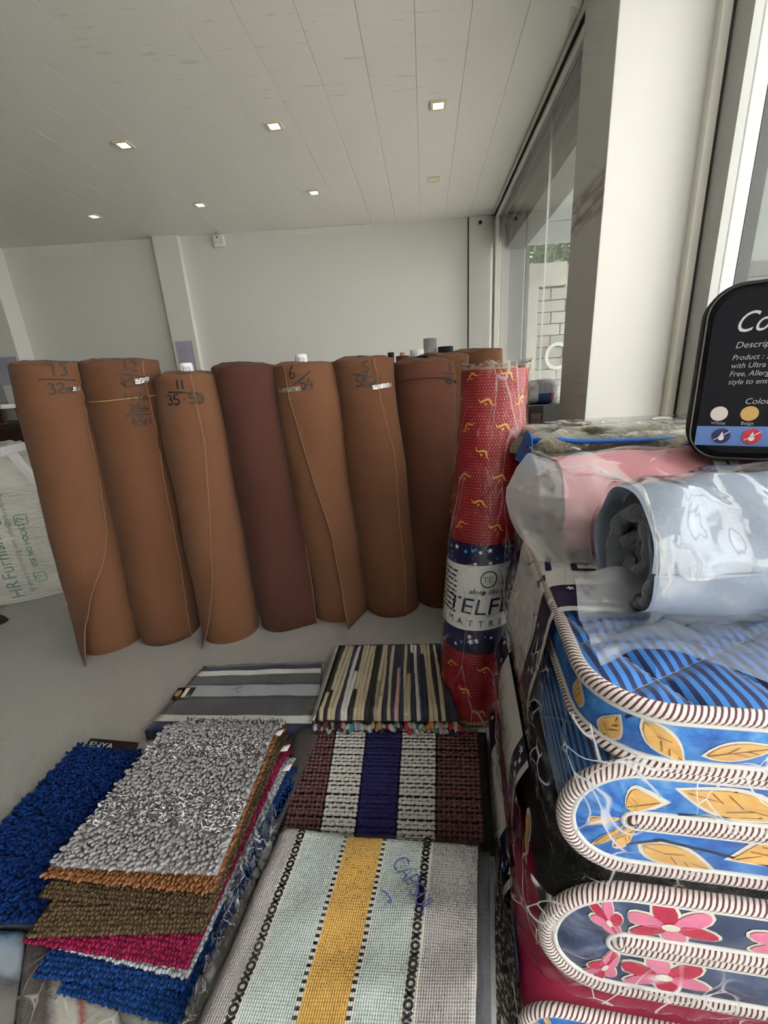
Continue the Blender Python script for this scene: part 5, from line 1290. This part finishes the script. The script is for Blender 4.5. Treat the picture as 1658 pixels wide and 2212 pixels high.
# printed sleeves
sleeve(mA, [(-.035, .405), (-.052, .47), (-.050, .55), (-.034, .63), (-.022, .71), (-.014, .748), (.006, .762), (.06, .764), (.2, .764), (.45, .764), (MW, .764)], .25, .79, (.355, .675), .37,
       [('TELFLO', .130, .335, .430, M_LABK, 1.10), ('M       A       T       T       R       E       S       S', .040, .335, .385, M_LABK, 1.0)], 3, (.425, .565, .12, .065))
sleeve(mB, [(-.066, .125), (-.082, .19), (-.084, .28), (-.078, .34), (-.055, .392)], .20, .72, (.285, .60), .28, [('X', .13, .09, .41, M_LABB, .8), ('S', .040, .12, .335, M_LABK, 1)], 5, None, 14)
sleeve(mC, [(-.098, .006), (-.108, .05), (-.106, .09), (-.090, .128)], .12, .66, (.25, .52), .14, [], 7, None, 12)
# ornament printed on the black mesh and stripes low on the side
def sideB(s, y, d=0.0): return ML(-.060-d-.012*math.cos((s-.265)*14), y, s)
for (z, y, a, b) in ((.345, .10, .030, .022), (.315, .085, .022, .017), (.288, .072, .012, .010)):
    decal('printed_medallion', poly2d([ellipse(y, z, a, b, .6)]), lambda p, q: sideB(q, p, .004), M_LEAFW, mB); decal('printed_medallion', poly2d([ellipse(y, z, a*.7, b*.7, .6)]), lambda p, q: sideB(q, p, .006), M_LEAFP, mB)
for k in range(8): decal('printed_bead', poly2d([ellipse(.06-.007*k, .268-.006*k, .004, .004, 0, 8)]), lambda p, q: sideB(q, p, .005), M_LEAFW, mB)
surf('striped_side', lambda u, v: ML(-.094, lerp(-.02, .11, u), lerp(.02, .105, v)), 4, 4, M_STRIPEB, mC, su=.2, sv=.1)

# clear film round each mattress: over the front edge, round the corner and along the left side
def wrap(root, x0, yf, z0, z1, mat, seed, bulge=.02, ye=.84):
    def f(u, v):
        z = lerp(z0, z1, v); L1 = MW-x0-.08; L2 = .14; L3 = ye-yf-.08; s = u*(L1+L2+L3); b = bulge*math.sin(PI*v)
        if s < L1: x, y, nx, ny = MW-s, yf, 0, -1
        elif s < L1+L2: a = (s-L1)/L2*PI/2; x, y, nx, ny = x0+.08-.08*math.sin(a), yf+.08-.08*math.cos(a), -math.sin(a), -math.cos(a)
        else: x, y, nx, ny = x0, yf+.08+(s-L1-L2), -1, 0
        w_ = .006*wob(s*9, z*16, seed, 1.3)+.004*wob(s*30, z*20, seed, 1.2, 9)
        return ML(x+nx*(b+w_), y+ny*(b*.5+w_), z)
    surf('clear_film', f, 150, 26, mat, root)
M_FILMW = m_film('mattress_wrap_film', .07, .8, .08, 24, .6, .02, thr=.62, base=.012, crease_glint=.75)
wrap(mA, -.048, -.036, .415, .735, M_FILMW, 1); wrap(mB, -.082, -.068, .140, .385, M_FILMW, 2, .02, .70); wrap(mC, -.108, -.105, .010, .120, M_FILMW, 3, .008, .66)

# ================================================================== bagged bedding on top of the mattresses
def m_satin():
    t = NT('magenta_embossed_satin'); o = t.obj()
    w_ = t.n('ShaderNodeTexWave', wave_type='RINGS', rings_direction='SPHERICAL'); w_.inputs['Scale'].default_value = 9; w_.inputs['Distortion'].default_value = 9; w_.inputs['Detail'].default_value = 1.5; w_.inputs['Detail Scale'].default_value = 1.6
    t.put(w_.inputs['Vector'], t.vmul(o, (2.2, 2.2, 2.2))); h_ = w_.outputs['Fac']
    return t.pbr(t.mix(h_, (.11, .012, .055), (.26, .040, .13)), .28, t.bump(h_, .8, .015), sheen=.4, spec=.6)
M_SATIN = m_satin()
def m_fleece(name, c0, c1):
    t = NT(name); return t.pbr(t.mix(t.noise(12, detail=4), c0, c1), .95, t.bump(t.noise(70, detail=3), .6, .012, t.bump(t.noise(14), .5, .03)), sheen=.6, spec=.1)
M_FLEECE = m_fleece('slate_grey_fleece', (.10, .115, .135), (.24, .26, .29)); M_FLEECEB = plain('pale_blue_grey_fleece', (.24, .29, .38), .8, noise=.25, nscale=9, bump=.3, bscale=60, bdist=.006)
M_PINKF = plain('pink_blanket', (.58, .24, .28), .7, noise=.10, nscale=10, bump=.2, bscale=80, bdist=.004); M_BROWNF = m_fleece('taupe_fleece', (.13, .10, .085), (.22, .17, .145))
def rounded_block(name, c, hx, hy, hz, e, mat, parent, rot=MR, amp=.006, nu=56, nv=28, seed=0, sag=0.0):
    X = Vector((math.cos(rot), -math.sin(rot), 0)); Y = Vector((math.sin(rot), math.cos(rot), 0)); c = Vector(c)
    pw = lambda a, k: math.copysign(abs(a)**k, a)
    def f(u, v):
        a = lerp(-PI, PI, u); b = lerp(-PI/2, PI/2, v)
        x = hx*pw(math.cos(a), e)*pw(math.cos(b), e); y = hy*pw(math.sin(a), e)*pw(math.cos(b), e); z = hz*pw(math.sin(b), e)
        k = 1+amp/min(hx, hy, hz)*wob(x*9, y*9+z*5, z*9+seed, 1.4)
        return c+X*(x*k)+Y*(y*k)+Vector((0, 0, z*k-sag*(x/hx)**2))
    return surf(name, f, nu, nv, mat, parent, su=2, sv=1)
# magenta satin quilt at the back left
qt = thing('satin_quilt', (.80, 1.36, .766), 'magenta embossed satin quilt under the zip bag, beside the red roll', 'quilt')
rounded_block('quilt_fold', (.80, 1.365, .855), .345, .155, .088, .28, M_SATIN, qt)
tube('seam_piping', [Vector((.475+.02*math.sin(k*.3), lerp(1.24, 1.50, k/12), .87-.0*k)) for k in range(13)], .006, M_SATIN, qt, 6)
# zipped clear bag with blue binding and an olive quilt in it
zb = thing('zip_bag', (.80, 1.36, .943), 'clear zip bag with blue binding holding an olive quilt', 'bedding bag')
M_OLIVE = m_fleece('olive_patterned_quilt', (.075, .075, .045), (.30, .28, .20)); M_BLUEBIND = plain('bright_blue_binding', (.010, .13, .46), .6, bump=.4, bscale=400)
rounded_block('quilt_fold', (.80, 1.372, 1.000), .318, .150, .052, .42, M_OLIVE, zb, amp=.010, seed=4)
rounded_block('clear_shell', (.80, 1.372, 1.002), .340, .165, .060, .36, m_film('clear_vinyl', .05, 1.4, .08, 9, .6, .03, thr=.58), zb, amp=.005, seed=2)
Xb, Yb = LX, LY; cb = Vector((.80, 1.372, 1.002))
def loop_pts(hx, hy, z, n=60, e=.32, wv=.004):
    pw = lambda a, k: math.copysign(abs(a)**k, a)
    return [cb+Xb*(hx*pw(math.cos(t), e))+Yb*(hy*pw(math.sin(t), e))+Vector((0, 0, z-1.034+wv*math.sin(t*5))) for t in np.linspace(0, 2*PI, n)[:-1]]
tube('blue_binding', loop_pts(.336, .163, 1.062), .0075, M_BLUEBIND, zb, 8, closed=True)
tube('blue_binding', loop_pts(.342, .168, .990), .0075, M_BLUEBIND, zb, 8, closed=True)
surf('blue_corner_flap', lambda u, v: cb+Xb*(-.345-.035*math.sin(u*PI)*(1-v))+Yb*lerp(-.165, .02, u)+Vector((0, 0, lerp(-.055, .035, v)+.015*math.sin(u*4))), 12, 6, M_BLUEBIND, zb, thick=.003)
for k in range(7):
    x0, y0 = -.24+.075*k, (-.10 if k % 2 else -.02)
    sw = [(x0+.028*math.cos(t)*(1-t/9), y0+.05*math.sin(t)*(1-t/9)) for t in np.linspace(0, 4.6, 18)]
    decal('printed_scroll', ribbon2d([sw], .0045), lambda a, b: cb+Xb*a+Yb*b+Vector((0, 0, .0645-.012*abs(a)/.3)), M_STARW, zb)
tube('zip_pull', [cb+Xb*-.25+Yb*-.172+Vector((0, 0, .0)), cb+Xb*-.235+Yb*-.18+Vector((0, 0, .012)), cb+Xb*-.215+Yb*-.18+Vector((0, 0, .004))], .004, M_ALU, zb, 6)
# rolled pink blanket in a clear bag
def bed_roll(root, E0, E1, r0, r1, m_out, m_end, squash=.92, turns=2.6, seed=0, th=.022):
    E0, E1 = Vector(E0), Vector(E1); ax = (E1-E0); ax.z = 0; ln = ax.length; ax.normalize(); sd = Vector((-ax.y, ax.x, 0))
    def ring(a, k, d=0.0):
        r = lerp(r0, r1, k)+d+.008*wob(a*1.5, k*5, seed, 1.2); e = 1.0
        return E0.lerp(E1, k)+sd*(r*math.cos(a))+Vector((0, 0, r*squash*math.sin(a)))
    surf('blanket_body', lambda u, v: ring(lerp(-PI, PI, u), v+.004), 64, 24, m_out, root)
    # spiral of layers seen at the end
    N_ = 150
    def sp(u, v):
        a = u*turns*2*PI+2.2; k = 1-u*.93; r = (r0-.012)*k; w_ = (v-.5)*th*(.9+.5*wob(u*25, 0, seed, 1.0))
        cx_ = .012*math.sin(u*9+seed); dep = -.020*math.sin(PI*v)-.008*wob(u*30, v*2, seed, 1.0, 12)+.035*u
        return E0+ax*(dep+.018)+sd*((r+w_)*math.cos(a)+cx_)+Vector((0, 0, ((r+w_)*math.sin(a)+cx_*.5)*squash))
    surf('rolled_layer', sp, N_, 6, m_end, root)
    surf('end_hollow', lambda u, v: E0+ax*.045+sd*(r0*.97*(1-v)*math.cos(u*2*PI))+Vector((0, 0, r0*.97*squash*(1-v)*math.sin(u*2*PI))), 40, 3, m_end, root)
    return ring, ax, sd
pk2 = thing('pink_blanket_roll', (.70, 1.02, .766), 'rolled pink blanket with taupe inside, in a clear bag', 'blanket')
ringP, axP, sdP = bed_roll(pk2, (.425, 1.085, .892), (1.06, 1.020, .898), .126, .134, M_PINKF, M_BROWNF, 1.0, 2.2, 3)
surf('clear_bag', lambda u, v: ringP(lerp(-PI, PI, u), lerp(-.10, 1.0, v), .010+.003*wob(u*9, v*6, 1, 1.2)+.02*sm(.1, 0, v)), 70, 36, m_film('clear_blanket_bag', .08, 1.3, .10, 7, .35, .03, thr=.55), pk2)
surf('paper_band', lambda u, v: ringP(lerp(.2, 2.6, u), lerp(.52, .60, v), .016), 20, 3, plain('cream_paper_band', (.60, .56, .50), .5), pk2)
decal('small_print', dashes(.10, .010, 2), lambda x, y: ringP(2.3-x/.14, .555+y, .019), M_INK, pk2)
# rolled slate grey and pale blue blanket in a milky bag, in front
bl = thing('grey_blanket_roll', (.65, .72, .766), 'rolled blue-grey fleece blanket in a milky plastic bag, in front', 'blanket')
ringG, axG, sdG = bed_roll(bl, (.445, .770, .896), (.985, .745, .912), .118, .140, M_FLEECEB, M_FLEECE, 1.05, 2.3, 9, .030)
surf('milky_bag', lambda u, v: ringG(lerp(-PI, PI, u), v, .012+.007*wob(u*12, v*8, 5, 1.4)), 70, 36, m_film('milky_bag_body', .14, 1.5, .12, 7, .40, .04, thr=.50, base=.05), bl)
# loose mouth of the bag, flaring to the left
def mouth(u, v):
    a = lerp(-PI*.20, PI*.97, u); k = v
    base_ = ringG(a, 0, .013); out = -axG*(k*(.035+.14*max(0, math.cos(a-.45))))+sdG*(.09*k*math.cos(a))+Vector((0, 0, .040*k*math.sin(a)))
    p = base_+out; w_ = .016*k*wob(a*2.2, k*3, 7, 1.2)+.005*k*wob(a*7, k*4, 2, 1.2, 8)
    p = p+sdG*w_*math.cos(a)+Vector((0, 0, w_*math.sin(a))); p.z = max(p.z, .772); return p
surf('bag_mouth', mouth, 90, 32, M_MILK, bl)
def tail(u, v):
    p = ML(lerp(.02, .46, u), lerp(.25, .06+.05*math.sin(u*7), v), .776+.030*(1-v)*abs(wob(u*3.2, v*2, 1, 1.2))+.06*sm(.3, 0, v)+.004*wob(u*8, v*5, 3, 1.2))
    p.z = max(p.z, .768); return p
surf('bag_tail', tail, 90, 30, M_MILK, bl)
# black pillow pack with printed face
bp = thing('pillow_pack', (.90, .99, 1.045), 'black rounded pillow pack printed Comfort, standing on the blankets', 'pillow pack')
PB = Vector((.690, .985, 1.022)); PXd = Vector((math.cos(.55), -math.sin(.55), 0)); PYd = Vector((math.sin(.55), math.cos(.55), 0)); PUd = (Vector((0, 0, 1))+PYd*.10).normalized()
PW_, PH_, PD_ = .45, .365, .105
def pb(x, z, d=0.0): return PB+PXd*x+PUd*z-PYd*d
def rrect(w_, h_, r, n=8):
    P = []
    for cx_, cy_, a0 in ((w_-r, h_-r, 0), (r, h_-r, 90), (r, r, 180), (w_-r, r, 270)): P += arc2(cx_, cy_, r, r, a0, a0+90, n)
    return P
bm = bmesh.new(); prof = rrect(PW_, PH_, .062)
lay = [(0, .000), (.010, -.008), (.004, -.014), (.0, -.02)]
rings = []
for (ins, dep) in ((.022, .006), (.010, .004), (.002, -.004), (.0, -.016), (.0, -PD_+.016), (.004, -PD_+.004), (.02, -PD_)):
    rings.append([bm.verts.new(pb(PW_/2+(p[0]-PW_/2)*(1-2*ins/PW_), PH_/2+(p[1]-PH_/2)*(1-2*ins/PH_), dep)) for p in prof])
n = len(prof)
for a, b in zip(rings, rings[1:]):
    for k in range(n): bm.faces.new((a[k], a[(k+1) % n], b[(k+1) % n], b[k]))
bm.faces.new(rings[0]); bm.faces.new(rings[-1][::-1])
bm_obj('pack_body', bm, plain('black_pack_cloth', (.009, .009, .010), .75, bump=.3, bscale=250, spec=.2), bp, smooth=True)
tube('edge_welt', [pb(PW_/2+(p[0]-PW_/2)*.985, PH_/2+(p[1]-PH_/2)*.985, .004) for p in prof], .0045, M_BLACKP, bp, 6, closed=True)
fc = decal('printed_face', poly2d([[(PW_/2+(p[0]-PW_/2)*.93, PH_/2+(p[1]-PH_/2)*.91) for p in prof]]), lambda x, y: pb(x, y, .0085), plain('black_glossy_print', (.006, .006, .010), .5, spec=.15), bp)
M_PRW = plain('pale_pack_print', (.55, .54, .53), .5); M_PRG = plain('grey_pack_print', (.38, .37, .37), .5)
def ptext(txt, size, x, z, mat=M_PRW, shear=0.0, sx=1.0):
    v, f = text_mesh2d(txt, size, shear); decal('pack_lettering', ([(x+a*sx, z+b) for a, b in v], f), lambda p, q: pb(p, q, .0095), mat, fc)
ptext('Comfort M', .058, .052, .268, M_PRW, .42, .78); 
ptext('Description :', .018, .060, .236, M_PRG, .2)
for k, tx in enumerate(('Product : Special Cool Max, Pure', 'with Ultra fine microfibre filling soft', 'Free, Allergen relieve, Cotton cover', 'style to ensure a good fit and easy care')): ptext(tx, .0155, .058, .212-.0165*k, M_PRG, .2, .9)
ptext('Colour', .017, .092, .121, M_PRG, .2)
for i, (nm, col) in enumerate((('White', (.60, .55, .52)), ('Beige', (.55, .33, .10)), ('Maroon', (.010, .004, .006)), ('Ash', (.16, .20, .20)))):
    decal('colour_swatch', poly2d([ellipse(.052+.052*i, .101, .0155, .0155, 0, 20)]), lambda p, q: pb(p, q, .0095), plain('swatch_'+nm.lower(), col, .5), fc); ptext(nm, .010, .040+.052*i, .0775, M_PRG)
bs = decal('blue_strip', poly2d([[(.016, .032), (PW_-.016, .032), (PW_-.016, .074), (.016, .074)]]), lambda p, q: pb(p, q, .0092), plain('blue_pack_strip', (.10, .20, .50), .5), fc)
for i, col in enumerate(((.012, .012, .08), (.55, .02, .03), (.06, .30, .08), (.75, .60, .02), (.60, .25, .12), (.1, .4, .5))):
    x = .062+.052*i; decal('care_icon', poly2d([ellipse(x, .053, .0165, .0165, 0, 20)]), lambda p, q: pb(p, q, .0102), plain('icon_colour', col, .5), fc)
    if i < 2: decal('icon_drop', join2d(poly2d([ellipse(x, .049, .0052, .0056)]), ribbon2d([[(x-.013, .044), (x+.014, .063)]], .0014), poly2d([[(x-.004, .052), (x+.004, .052), (x+.001, .063)]])), lambda p, q: pb(p, q, .0110), M_STARW, fc)
    else:
        for j in range(3): decal('icon_wave', ribbon2d([[(x-.009+.007*j, .043), (x-.006+.007*j, .048), (x-.008+.007*j, .054), (x-.004+.007*j, .062)]], .0022), lambda p, q: pb(p, q, .0110), M_STARW if i == 2 else M_PRW, fc)
box_t = tube('carry_loop', [pb(.14, PH_-.002, -.05), pb(.16, PH_+.022, -.05), pb(.24, PH_+.026, -.05), pb(.27, PH_-.002, -.05)], .006, M_BLACKP, bp, 6)

# ================================================================== cartons behind, by the far window
cx1 = thing('brown_carton', (.90, 2.53, 0), 'brown printed carton with two ovals beside the pillar', 'carton')
M_CARTON = plain('brown_carton_print', (.055, .035, .030), .6); M_CARTS = plain('grey_carton_side', (.20, .20, .21), .6)
box('carton_body', .790, 1.000, 2.42, 2.60, 0.60, 1.035, M_CARTS, cx1, .006)
box('carton_front', .790, .875, 2.415, 2.421, 0.60, 1.03, M_CARTON, cx1); box('carton_panel', .806, .862, 2.412, 2.4155, .62, .99, plain('tan_carton_panel', (.20, .15, .12), .6), cx1)
for xx in (.822, .846): decal('oval_print', ribbon2d([[(xx+.010*math.cos(t), .93+.032*math.sin(t)) for t in np.linspace(0, 2*PI, 20)]], .003), lambda a, b: Vector((a, 2.411, b)), M_CARTON, cx1)
cx0 = thing('lower_carton', (.90, 2.51, 0), 'plain lower carton under the brown printed carton', 'carton'); box('carton_body', .785, 1.005, 2.41, 2.61, 0.0, .598, M_CARTS, cx0, .006); box('lid_tape', .87, .92, 2.408, 2.611, .2, .599, M_PAPER, cx0)
pm = thing('wrapped_mattress', (.90, 2.60, 1.036), 'wrapped mattress with barcode band and red print on the brown carton', 'mattress')
rounded_block('mattress_body', (.895, 2.52, 1.098), .100, .085, .060, .45, M_WLABEL, pm, 0)
def m_bar():
    t = NT('barcode_red_wrap'); o = t.xyz(t.obj()); f = t.math('GREATER_THAN', t.frac(o[0], .007), .5)
    c = t.mix(f, (.55, .55, .54), (.10, .10, .11)); c = t.mix(t.math('GREATER_THAN', o[2], 1.095), t.mix(t.math('GREATER_THAN', o[0], .92), (.02, .06, .25), (.45, .05, .07)), c); return t.pbr(c, .4)
M_BAR = m_bar()
rounded_block('printed_band', (.895, 2.52, 1.099), .070, .087, .0625, .45, M_BAR, pm, 0); rounded_block('clear_film', (.895, 2.52, 1.099), .108, .092, .066, .45, M_FILMF, pm, 0)
sp_ = thing('striped_carton', (.70, 1.78, 0), 'white and yellow striped carton behind the zip bag', 'carton')
box('carton_body', .565, .860, 1.66, 1.92, 0, .945, plain('yellow_carton', (.40, .36, .12), .6), sp_, .006)
M_STRW = NT('white_line_print'); M_STRW = M_STRW.pbr(M_STRW.mix(M_STRW.math('GREATER_THAN', M_STRW.frac(M_STRW.xyz(M_STRW.obj())[0], .012), .5), (.62, .62, .60), (.06, .06, .06)), .5)
box('printed_top_edge', .562, .863, 1.657, 1.923, .945, .985, M_STRW, sp_)
